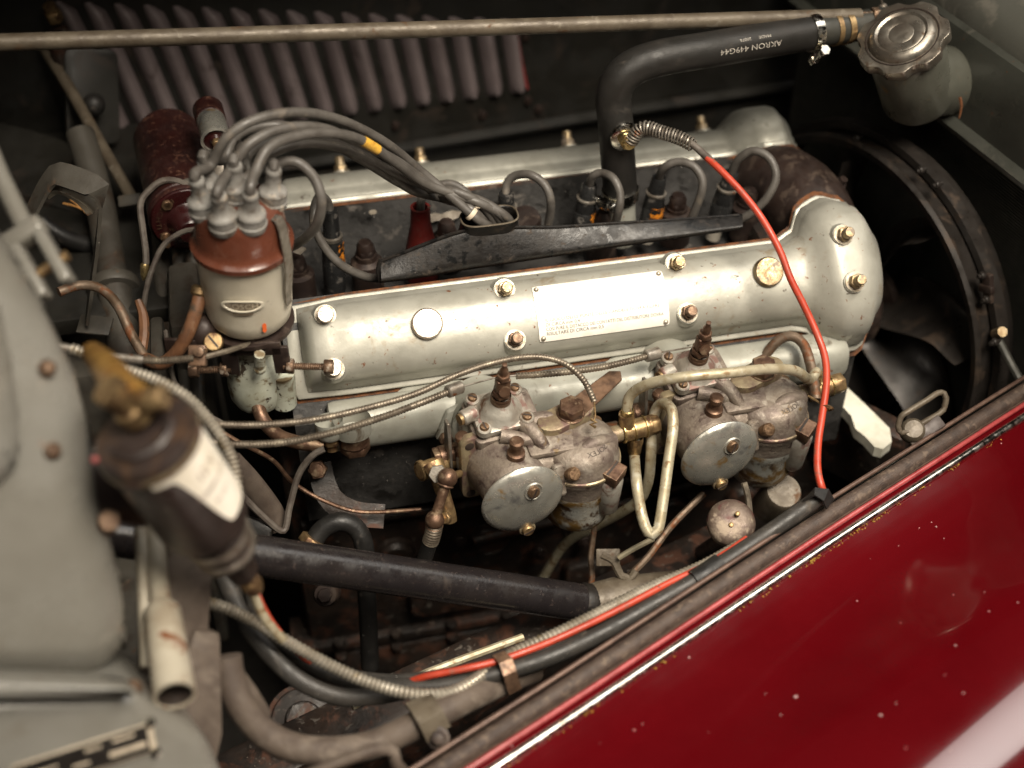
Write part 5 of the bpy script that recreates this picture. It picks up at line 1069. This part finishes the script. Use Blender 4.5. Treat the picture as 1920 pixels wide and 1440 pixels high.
# ================================================================ steering tube
t = thing('steering_tube', 'thick black steering tube running diagonally below the carburettors', 'steering tube', at(780, 1090, 1.14))
a_ = at(400, 1030, 1.065); b_ = at(1108, 1132, 1.215); d = (b_-a_).normalized()
m = M(); m.tube([a_-d*.1, a_, a_.lerp(b_, .5), b_], .0170, 36, .03); obj(m, 'tube', 'tube_black', t)
m = M(); m.lathe([(.0172, -.012), (.0182, -.010), (.0182, .0), (.0176, .002), (.0186, .006), (.0186, .012), (.0176, .014)], frame(b_, d), 36); obj(m, 'clamp_ring', 'black_enamel', t)
m = M(); m.tube([b_, *P((1160, 1122, 1.225), (1220, 1115, 1.235), (1290, 1105, 1.25))], [.018, .0205, .020, .019], 24); obj(m, 'coupling', 'rod_paint', t)
# chassis rail edge behind the loom
t = thing('chassis_rail', 'dirty grey chassis rail low beside the wing', 'chassis rail', at(800, 1260, 1.2))
a_, b_ = at(520, 1420, 1.12), at(1250, 1090, 1.28); dx = (b_-a_).normalized()
m = M(); m.box(frame((a_+b_)/2+V((.0, .015, -.05)), V((0, 0, 1)), dx), (b_-a_).length*1.5, .05, .09, .006); obj(m, 'rail', 'block_black', t)
m = M(); m.tube(P((660, 1325, 1.1), (800, 1262, 1.13), (980, 1195, 1.17)), .0036, 8, .02); obj(m, 'brake_pipe', 'pipe_brass', t)
# ================================================================ loom along the wing
single('armoured_conduit', 'silver spiral armoured conduit sweeping along the wing edge', 'conduit', 'conduit', P((355, 1126, .99), (410, 1136, 1.0), (470, 1162, 1.01), (540, 1204, 1.015), (620, 1248, 1.015), (700, 1283, 1.01), (780, 1302, 1.005), (850, 1297, 1.01), (910, 1262, 1.03), (960, 1226, 1.045), (1040, 1190, 1.053), (1130, 1146, 1.066), (1220, 1102, 1.082), (1320, 1060, 1.098), (1390, 1020, 1.115)), .0053, 12, ridge=.0038)
single('loom_hose', 'thick black cable sheath along the wing edge under a brown clip', 'cable', 'loom_rubber', P((470, 1080, 1.05), (485, 1150, 1.05), (540, 1215, 1.045), (620, 1262, 1.04), (700, 1284, 1.035), (800, 1287, 1.03), (880, 1276, 1.03), (960, 1255, 1.033), (1040, 1228, 1.04), (1130, 1186, 1.055), (1230, 1130, 1.072), (1330, 1072, 1.088), (1440, 1000, 1.108), (1545, 926, 1.125)), .0070, 16)
single('loom_hose', 'flat sagging black cable below the armoured conduit', 'cable', 'loom_rubber', P((420, 1080, 1.03), (450, 1150, 1.03), (500, 1220, 1.03), (560, 1275, 1.03), (630, 1305, 1.03), (700, 1305, 1.03), (780, 1290, 1.03), (860, 1275, 1.035)), .0072, 14, flat=.6)
single('loom_wire', 'black taped wire running between the conduit and the clip', 'cable', 'loom_rubber', P((440, 1060, 1.06), (500, 1190, 1.05), (600, 1250, 1.045), (720, 1275, 1.04), (850, 1262, 1.035), (960, 1238, 1.04), (1100, 1190, 1.055)), .0050, 12)
single('loom_wire', 'orange red wire from the dark canister bound to the black sheath along the wing', 'wire', 'red_wire', P((476, 1100, .985), (492, 1138, .995), (515, 1175, 1.01), (548, 1212, 1.03), (600, 1252, 1.04), (680, 1284, 1.045), (750, 1283, 1.035), (800, 1268, 1.026), (880, 1252, 1.024), (940, 1237, 1.03), (1020, 1208, 1.038), (1100, 1172, 1.05), (1180, 1132, 1.064), (1250, 1095, 1.078), (1330, 1056, 1.095), (1400, 1010, 1.115)), .0029, 10)
single('loom_wire', 'green sheathed wire just below the brass tip of the dark canister', 'wire', 'pipe_brass', P((468, 1095, .965), (482, 1130, .97), (500, 1165, .975), (530, 1200, .985)), .0036, 10)
t = thing('loom_clip', 'worn brown metal clip strapping the black sheath to the wing', 'clip', at(955, 1260, 1.0))
m = strap(P((935, 1226, 1.03), (948, 1240, 1.021), (956, 1262, 1.019), (962, 1284, 1.026), (966, 1296, 1.032)), .011, .0016, (at(1040, 1228, 1.028)-at(880, 1276, 1.005)).normalized()); obj(m, 'band', 'clip_brown', t)
m = strap(P((1510, 935, 1.118), (1528, 922, 1.112), (1548, 928, 1.112), (1556, 945, 1.118)), .012, .0016, V((.8, .5, 0))); obj(m, 'band', 'rubber_black', t)
# tape wraps on the far end
m = M(); m.tube(P((1300, 1090, 1.083), (1325, 1075, 1.087), (1350, 1058, 1.092)), .0092, 16); obj(m, 'loom_tape', 'rubber_black', label='black tape binding on the sheath near the breather cap', cat='tape')
# fabric covered hose at the bottom left with its clip
fh = P((425, 1230, .955), (432, 1272, .955), (452, 1322, .955), (500, 1378, .96), (560, 1404, .965), (630, 1408, .97), (700, 1396, .98), (780, 1360, .995), (860, 1318, 1.012), (930, 1284, 1.04), (1000, 1256, 1.07))
single('fabric_hose', 'thick dusty fabric covered hose bending along the foot of the wing', 'hose', 'cloth_hose', fh, .0108, 20)
t = thing('hose_clip', 'dull brown plate clip holding the fabric hose', 'clip', at(815, 1385, .95))
m = strap(P((785, 1312, 1.0), (795, 1326, .986), (808, 1348, .980), (822, 1376, .984)), .021, .003, (fh[8]-fh[6]).normalized()); obj(m, 'plate', 'rod_paint', t)
p = at(822, 1384, .980); m = M(); m.hexa(frame(p, -CF+V((0, 0, .3))), .006, .005); m.lathe([(.0085, -.002), (.0085, .0), (.004, .0005)], frame(p, -CF+V((0, 0, .3))), 16); m.lathe([(.0038, .004), (.0038, .009), (0, .01)], frame(p, -CF+V((0, 0, .3))), 12); obj(m, 'bolt', 'pulley_brown', t)
single('brake_hose', 'thin pinkish brown pipe curling over the foot of the wing', 'pipe', 'cloth_hose', P((540, 1470, .9), (600, 1444, .91), (660, 1420, .915), (710, 1404, .92), (738, 1410, .925), (742, 1430, .93), (755, 1445, .94)), .0042, 12)
single('brake_hose', 'dark ribbed pipe end beside the fabric hose', 'pipe', 'cloth_hose', P((448, 1270, .96), (470, 1300, .97), (495, 1340, .98)), .0058, 12)
# ================================================================ wing
EDGE = [(300, 1742), (560, 1575), (770, 1440), (1060, 1255), (1350, 1066), (1540, 943), (1730, 824), (1920, 705), (2200, 535)]
ez = -.08
edge = smooth([aZ(a, b, ez) for a, b in EDGE], .012)
outd = []
for i in range(len(edge)):
    tg = (edge[min(i+1, len(edge)-1)]-edge[max(i-1, 0)]).normalized(); outd.append(V((tg.y, -tg.x, 0)))
def ribbon(prof, closed=False):
    m = M(); secs = [[p+o*s_+V((0, 0, z)) for s_, z in prof] for p, o in zip(edge, outd)]
    return m.loft(secs, closed=closed, caps=closed)
wing = thing('wing', 'glossy dark red front wing with a raised crease and reflections of the engine bay', 'wing', edge[len(edge)//2]-V((0, 0, .4)))
def fine(ctrl, k=6):
    pts = [V((a, b, 0)) for a, b in ctrl]; return [(p.x, p.y) for p in smooth(pts, .0025)]
prof = fine([(.0170, -.012), (.0195, -.006), (.0240, -.0060), (.0275, -.0062), (.0310, -.0050), (.0345, -.0042), (.0385, -.0048), (.0440, -.0056), (.052, -.0066), (.064, -.0074), (.082, -.0062), (.11, .0000), (.14, .0095), (.165, .018), (.19, .0245), (.215, .0275), (.24, .0265), (.265, .021), (.29, .008), (.315, -.025), (.33, -.09), (.335, -.3)])
m = ribbon([(.0345+.0034*math.cos(a), -.0018+.0030*math.sin(a)) for a in [2*math.pi*i/14 for i in range(14)]], True); obj(m, 'crease_highlight', 'highlight_metal', wing, label='thin bright bead added for the white highlight along the wing crease')  # polished bead added to give the crease its white sky highlight
m = ribbon(prof); obj(m, 'panel', 'fender_red', wing, ang=80)
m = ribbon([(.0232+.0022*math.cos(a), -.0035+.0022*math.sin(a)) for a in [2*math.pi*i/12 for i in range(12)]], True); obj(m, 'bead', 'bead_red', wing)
seal = thing('bonnet_seal', 'brown textured sealing strip along the top edge of the red wing', 'seal', edge[len(edge)//2]-V((0, 0, .02)))
# knurled strip: real ribs across it
m = M(); rs = resample(edge, .0022); secs = []
for i, p in enumerate(rs):
    tg = (rs[min(i+1, len(rs)-1)]-rs[max(i-1, 0)]).normalized(); o = V((tg.y, -tg.x, 0)); h = .0008 if i % 2 else 0
    secs.append([p+o*s_+V((0, 0, z)) for s_, z in ((.004, -.012), (.0043, -.002), (.0065, .0006+h), (.010, .0018+h), (.0142, .0012+h), (.0172, -.002), (.0182, -.012))])
m.loft(secs, closed=False); obj(m, 'strip', 'seal_strip', seal, ang=60)
m = ribbon([(.002+.0020*math.cos(a), .0012+.0018*math.sin(a)) for a in [2*math.pi*i/12 for i in range(12)]], True); obj(m, 'edge_bead', 'seal_edge', seal)
m = ribbon([(.0190, -.014), (.0190, -.0035), (.0204, -.0030), (.0207, -.014)], True); obj(m, 'backing', 'seal_edge', seal)
m = ribbon([(.003, -.003), (-.003, -.012), (-.010, -.020), (-.018, -.045), (-.024, -.12), (-.021, -.12), (-.015, -.045), (-.007, -.018), (.0, -.006)], True); obj(m, 'inner_lip', 'bay_dark', seal)
# catch loop on the wing edge
t = thing('bonnet_catch', 'wire loop bonnet catch standing on the wing edge', 'catch', at(1700, 815, 1.19))
lp = P((1690, 812, 1.19), (1684, 800, 1.188), (1690, 781, 1.186), (1702, 772, 1.185), (1738, 750, 1.19), (1758, 737, 1.195), (1770, 737, 1.197), (1774, 746, 1.197), (1769, 768, 1.2), (1760, 776, 1.2), (1730, 793, 1.195), (1702, 810, 1.19))
m = M(); m.tube(lp, .0027, 10, .003, closed=True); obj(m, 'loop', 'rod_paint', t)
m = M(); m.lathe([(0, .005), (.008, .004), (.011, 0), (.011, -.008)], frame(at(1712, 806, 1.192), V((-.2, -.5, .8))), 20); obj(m, 'pivot', 'rod_paint', t)
m = M(); m.box(frame(at(1735, 808, 1.195), V((-.2, -.5, .8)), V((.9, .4, 0))), .036, .012, .004, .001); obj(m, 'foot', 'pulley_brown', t)
# pollen and seed husks caught along the crease
m = M(); rnd = random.Random(3)
cr = [p+o*.0378+V((0, 0, -.0036)) for p, o in zip(edge, outd)]
clumps = [(rnd.uniform(.1, .95), rnd.randint(2, 8)) for _ in range(30)]+[(.505, 30), (.55, 34), (.575, 30), (.46, 18), (.62, 16), (.52, 20), (.66, 14), (.35, 12)]
for f, k in clumps:
    for _ in range(k):
        g_ = f+rnd.gauss(0, .006); i = min(len(cr)-2, max(0, int(g_*(len(cr)-1)))); fr_ = g_*(len(cr)-1)-i
        s_ = rnd.gauss(.001, .0016); p = cr[i].lerp(cr[i+1], max(0, min(1, fr_)))+outd[i]*s_+V((0, 0, .0008-max(0, s_)*1.6))
        r_ = rnd.uniform(.0004, .0009); R3 = Matrix.Translation(p) @ Matrix.Rotation(rnd.uniform(0, 6.28), 4, 'Z') @ Matrix.Rotation(rnd.uniform(0, 3), 4, 'X') @ Matrix.Diagonal((r_*rnd.uniform(1, 2.4), r_, r_*.7, 1))
        m.add([(1, 0, 0), (-1, 0, 0), (0, 1, 0), (0, -1, 0), (0, 0, 1), (0, 0, -1)], [(0, 2, 4), (2, 1, 4), (1, 3, 4), (3, 0, 4), (2, 0, 5), (1, 2, 5), (3, 1, 5), (0, 3, 5)], R3)
obj(m, 'pollen_debris', 'pollen', label='yellow pollen and seed husks caught along the wing crease', cat='debris', kind='stuff', flat=True)
# petal flakes lying on the wing
m = M(); rnd = random.Random(11); pz = [(a, b) for a, b in prof if a > .042 and a < .25]
for _ in range(80):
    i = rnd.randint(3, len(edge)-4); s_, z_ = rnd.choice(pz); z_ += .0006
    p = edge[i].lerp(edge[i+1], rnd.random())+outd[i]*s_+V((0, 0, z_)); r_ = rnd.choice((.0003, .0003, .0004, .0004, .0005, .0006, .0008, .0012))
    k = 7; R3 = Matrix.Translation(p) @ Matrix.Rotation(rnd.uniform(0, 6.28), 4, 'Z')
    m.prism([(r_*(.6+.6*rnd.random())*math.cos(2*math.pi*q/k)*1.4, r_*(.6+.6*rnd.random())*math.sin(2*math.pi*q/k)) for q in range(k)], 0, .0004, R3)
obj(m, 'petal_flakes', 'petal', label='tiny pale petal flakes and dust scattered on the red wing', cat='debris', kind='stuff', flat=True)
# ================================================================ near left: grey scuttle box
def facet(pxs, depth, ndir, th, bev):
    """a plate whose face passes through the first point with the given normal; returns world outline"""
    n = V(ndir).normalized(); p0 = at(*pxs[0], depth); h = n.dot(p0)
    return [on(a, b, n, h) for a, b in pxs], n
box = thing('scuttle_box', 'large out of focus grey painted scuttle box in the left foreground', 'scuttle box', at(120, 1280, .8))
def slab(pxs, depth, nd, th, bev, name, mt, seg=4):
    pts, n = facet(pxs, depth, nd, th, bev); fr = frame(pts[0], n, CR); inv = fr.inverted()
    m = M(); m.prism([((inv @ p).x, (inv @ p).y) for p in pts], -th, 0, fr, bev, seg); return obj(m, name, mt, box)
NB_ = (.30, -.62, .45)
slab([(190, 770), (197, 900), (232, 1020), (262, 1140), (258, 1282), (-250, 1300), (-250, 60), (0, 405), (62, 500), (125, 610)], .84, NB_, .10, .034, 'side_panel', 'panel_grey', 10)
slab([(42, 720), (54, 830), (40, 885), (0, 925), (-60, 945), (-250, 960), (-250, 300), (0, 540), (25, 620)], .800, NB_, .045, .020, 'raised_panel', 'panel_grey', 8)
slab([(258, 1292), (262, 1306), (-250, 1318), (-250, 1272), (0, 1278), (200, 1285)], .815, NB_, .04, .004, 'ledge', 'panel_grey', 3)
slab([(262, 1300), (300, 1330), (390, 1380), (440, 1500), (430, 1700), (-250, 1700), (-250, 1310)], .835, (.25, -.70, .40), .10, .012, 'lower_panel', 'panel_grey', 4)
for px, py in ((88, 690), (98, 845), (250, 1290)):
    n = V(NB_).normalized(); p = on(px, py, n, n.dot(at(190, 770, .84))+(.0 if py < 1200 else .01)); m = M(); m.lathe([(.0055, -.002), (.0055, .002), (.003, .005), (0, .0055)], frame(p, n), 14); obj(m, 'screw', 'stud_brown', box)
# data plate
n2 = V((.25, -.70, .40)).normalized(); h2 = n2.dot(at(262, 1300, .835))+.002
pp = [on(a, b, n2, h2) for a, b in ((20, 1436), (284, 1352), (308, 1400), (120, 1462))]
pp[3] = pp[0]+(pp[2]-pp[1])
dp = thing('data_plate', 'black data plate with a beige frame riveted on the grey lower panel', 'data plate', pp[0])
fr = frame(pp[0], n2, pp[1]-pp[0]); inv = fr.inverted(); W_, H_ = (pp[1]-pp[0]).length, (pp[2]-pp[1]).length
m = M(); m.prism([(0, 0), (W_, 0), (W_, -H_), (0, -H_)], 0, .0012, fr, .0004, 1); obj(m, 'frame_plate', 'plate_text', dp)
m = M(); m.prism([(.0012, -.0012), (W_-.004, -.0012), (W_-.004, -H_+.0012), (.0012, -H_+.0012)], .0011, .0016, fr); obj(m, 'black_field', 'plate_black', dp)
for x0, x1, y0, y1 in ((.50, .62, .20, .30), (.70, .86, .18, .27), (.66, .93, .55, .72), (.40, .52, .60, .68), (.12, .30, .40, .48)):
    m = M(); m.prism([(W_*x0, -H_*y0), (W_*x1, -H_*y0), (W_*x1, -H_*y1), (W_*x0, -H_*y1)], .0014, .0018, fr); obj(m, 'blank_field', 'plate_text', dp)
for x, y in ((W_-.001, .0), (W_-.001, -H_)):
    m = M(); m.lathe([(.0034, 0), (.003, .002), (0, .003)], fr @ Matrix.Translation((x, y, .001)), 14); obj(m, 'rivet', 'chrome', dp)
# sleeve tube standing beside it
t = thing('sleeve_tube', 'cream painted tube with a thicker open sleeve beside the scuttle box', 'tube', at(320, 1310, .86))
a_, b_, c_ = at(288, 985, .945), at(303, 1140, .905), at(328, 1305, .850)
m = M(); m.tube([a_, b_], .0068, 18, .02); obj(m, 'rod', 'cream_pipe', t)
d = (c_-b_).normalized(); L_ = (c_-b_).length
m = M(); m.lathe([(0, -.003), (.008, -.003), (.0125, .004), (.0128, L_*.6), (.0135, L_), (.0115, L_), (.0112, L_-.03), (0, L_-.03)], frame(b_, d), 32); obj(m, 'sleeve', 'cream_pipe', t)
m = M(); m.lathe([(.0113, L_-.001), (.0109, L_-.004), (.0109, L_-.028), (0, L_-.028)], frame(b_, d), 32); obj(m, 'bore_shade', 'slot_dark', t)  # dark lining painted for the shade inside the open sleeve
t2_ = M(); t2_.tube(P((262, 990, .93), (268, 1080, .92), (276, 1250, .9)), .0045, 12); obj(t2_, 'side_pipe', 'cream_pipe', t)
m = M(); m.prism([(0, 0), (.03, -.01), (.04, -.09), (.028, -.14), (.0, -.15), (-.012, -.06)], -.012, 0, frame(at(330, 1010, .93), (.35, -.6, .5), (1, -.2, -.25)), .003); obj(m, 'bracket', 'cloth_hose', t)
m = M(); m.prism([(0, 0), (.02, .0), (.035, -.07), (.03, -.16), (-.01, -.16), (-.006, -.05)], -.02, 0, frame(at(365, 1180, .93), (.35, -.6, .5), (1, -.2, -.25)), .004); obj(m, 'web', 'cloth_hose', t)
# clevis rod top left
t = thing('clevis_rod', 'out of focus grey rod with a forked clevis at the left edge', 'clevis rod', at(95, 540, .9))
m = M(); m.tube(P((-60, 180, .93), (0, 330, .92), (58, 448, .91)), .0068, 18, .02); obj(m, 'rod', 'panel_grey', t)
a_, b_ = at(48, 440, .905), at(108, 545, .895); d = (b_-a_).normalized(); sd = d.cross(CF).normalized()
for s_ in (-1, 1):
    m = M(); m.box(frame((a_+b_)/2+sd*.0095*s_, d, sd), .0085, .015, (b_-a_).length, .0028, 3); obj(m, 'fork_arm', 'panel_grey', t)
m = M(); m.box(frame(a_, d, sd), .030, .016, .014, .004, 3); obj(m, 'fork_base', 'panel_grey', t)
m = M(); m.cyl(a_.lerp(b_, .62)-sd*.018, a_.lerp(b_, .62)+sd*.018, .0038, 14); obj(m, 'pin', 'brass', t)
# ================================================================ canister
ka = at(268, 812, .80); kb = at(474, 1098, .935); kz = (ka-kb).normalized(); KL = (ka-kb).length; frk = frame(kb, kz, CR)
can = thing('fuel_pump', 'dark cylindrical fuel pump with a white label wrapped round its side', 'fuel pump', kb)
m = M(); m.lathe([(0, KL+.001), (.012, KL+.0008), (.024, KL), (.0305, KL-.001), (.0325, KL-.004), (.0325, KL-.010), (.0305, KL-.012), (.0305, KL*.50), (.028, KL*.46), (.0215, KL*.44), (.020, KL*.41), (.0225, KL*.39), (.0225, KL*.35), (.0195, KL*.33), (.021, KL*.31), (.021, KL*.27), (.016, KL*.245), (.0125, KL*.22), (.0105, KL*.10), (0, KL*.10)][::-1], frk, 52); obj(m, 'body', 'canister', can)
m = M(); m.lathe([(.0226, KL*.345), (.0231, KL*.355), (.0231, KL*.385), (.0226, KL*.395)], frk, 44); obj(m, 'steel_band', 'steel_dull', can)
m = M(); m.lathe([(.0212, KL*.268), (.0217, KL*.278), (.0217, KL*.302), (.0212, KL*.312)], frk, 44); obj(m, 'steel_band', 'steel_dull', can)
m = M(); m.lathe([(.0326, KL-.0115), (.0330, KL-.0085), (.0326, KL-.006)], frk, 48); obj(m, 'top_band', 'carb_gold', can)
m = M(); m.lathe([(0, -.006), (.006, -.005), (.0075, .0), (.0075, .010), (.0060, .012), (.0085, .014), (.0085, KL*.11)], frk, 24); obj(m, 'brass_tip', 'brass', can)
m = M(); m.lathe([(.019, KL+.0006), (.022, KL+.003), (.019, KL+.0048), (.015, KL+.0030), (.013, KL+.0008)], frk, 40, -2.4, .3); obj(m, 'top_ridge', 'canister', can)
def lab(x, y, o=.0006):
    a = x/.0305; return frk @ V(((.0305+o)*math.cos(a), (.0305+o)*math.sin(a), y))
a0, a1 = math.radians(-82), math.radians(40); zt = KL-.012
vs = []; fs = []; nn = 30
for i in range(nn+1):
    f = i/nn; a = a0+(a1-a0)*f
    low = zt-.006-.062*min(1, max(0, (f-.18)/.28))**2*(3-2*min(1, max(0, (f-.18)/.28)))
    for j in range(7): vs.append(lab(a*.0305, zt+(low-zt)*j/6))
for i in range(nn):
    for j in range(6): fs.append((i*7+j, (i+1)*7+j, (i+1)*7+j+1, i*7+j+1))
m = M(); m.add(vs, fs); lb = obj(m, 'label', 'label_white', can, label='cream white paper label wrapped round the pump')
for zz, s_ in ((zt-.018, .010), (zt-.032, .006), (zt-.044, .005)):
    tv, tf = text2d('12 V' if s_ > .008 else 'POMPA 6 12' if s_ > .0055 else 'N 10 5', s_); m = M(); m.add([lab(math.radians(-18)*.0305+q.x, zz+q.y, .001) for q in tv], tf); sub(m, 'label_print', 'label_ink', lb, flat=True)
# unions on the top
u0 = ka+CR*-.004+CU*.006; m = M(); m.lathe([(.011, 0), (.011, .010), (.0085, .012), (.0085, .022), (.010, .024), (.010, .030), (0, .031)], frame(at(262, 780, .80), kz+V((-.3, 0, .1))), 22); obj(m, 'union', 'brass', can)
m = M(); m.hexa(frame(at(264, 755, .79), V((.9, -.2, .3))), .0085, .016); obj(m, 'union_nut', 'brass', can)
m = M(); m.tube(P((255, 742, .79), (232, 728, .80), (212, 706, .82), (192, 680, .85), (172, 660, .88)), [.009, .0105, .010, .0085, .007], 20); obj(m, 'amber_pipe', 'pipe_amber', can)
m = M(); m.box(frame(at(225, 905, .87), (.35, -.6, .5), (1, -.2, -.4)), .05, .05, .012, .004); obj(m, 'bracket', 'canister', can)
m = M(); m.cyl(at(200, 985, .86), at(205, 975, .845), .007, 16, .001); obj(m, 'bracket_bolt', 'stud_brown', can)
for px, py in ((203, 878), (178, 862)):
    p = at(px, py, .795); m = M(); m.ball(p, .0022, 10); obj(m, 'seal_dab', 'bead_red', can)
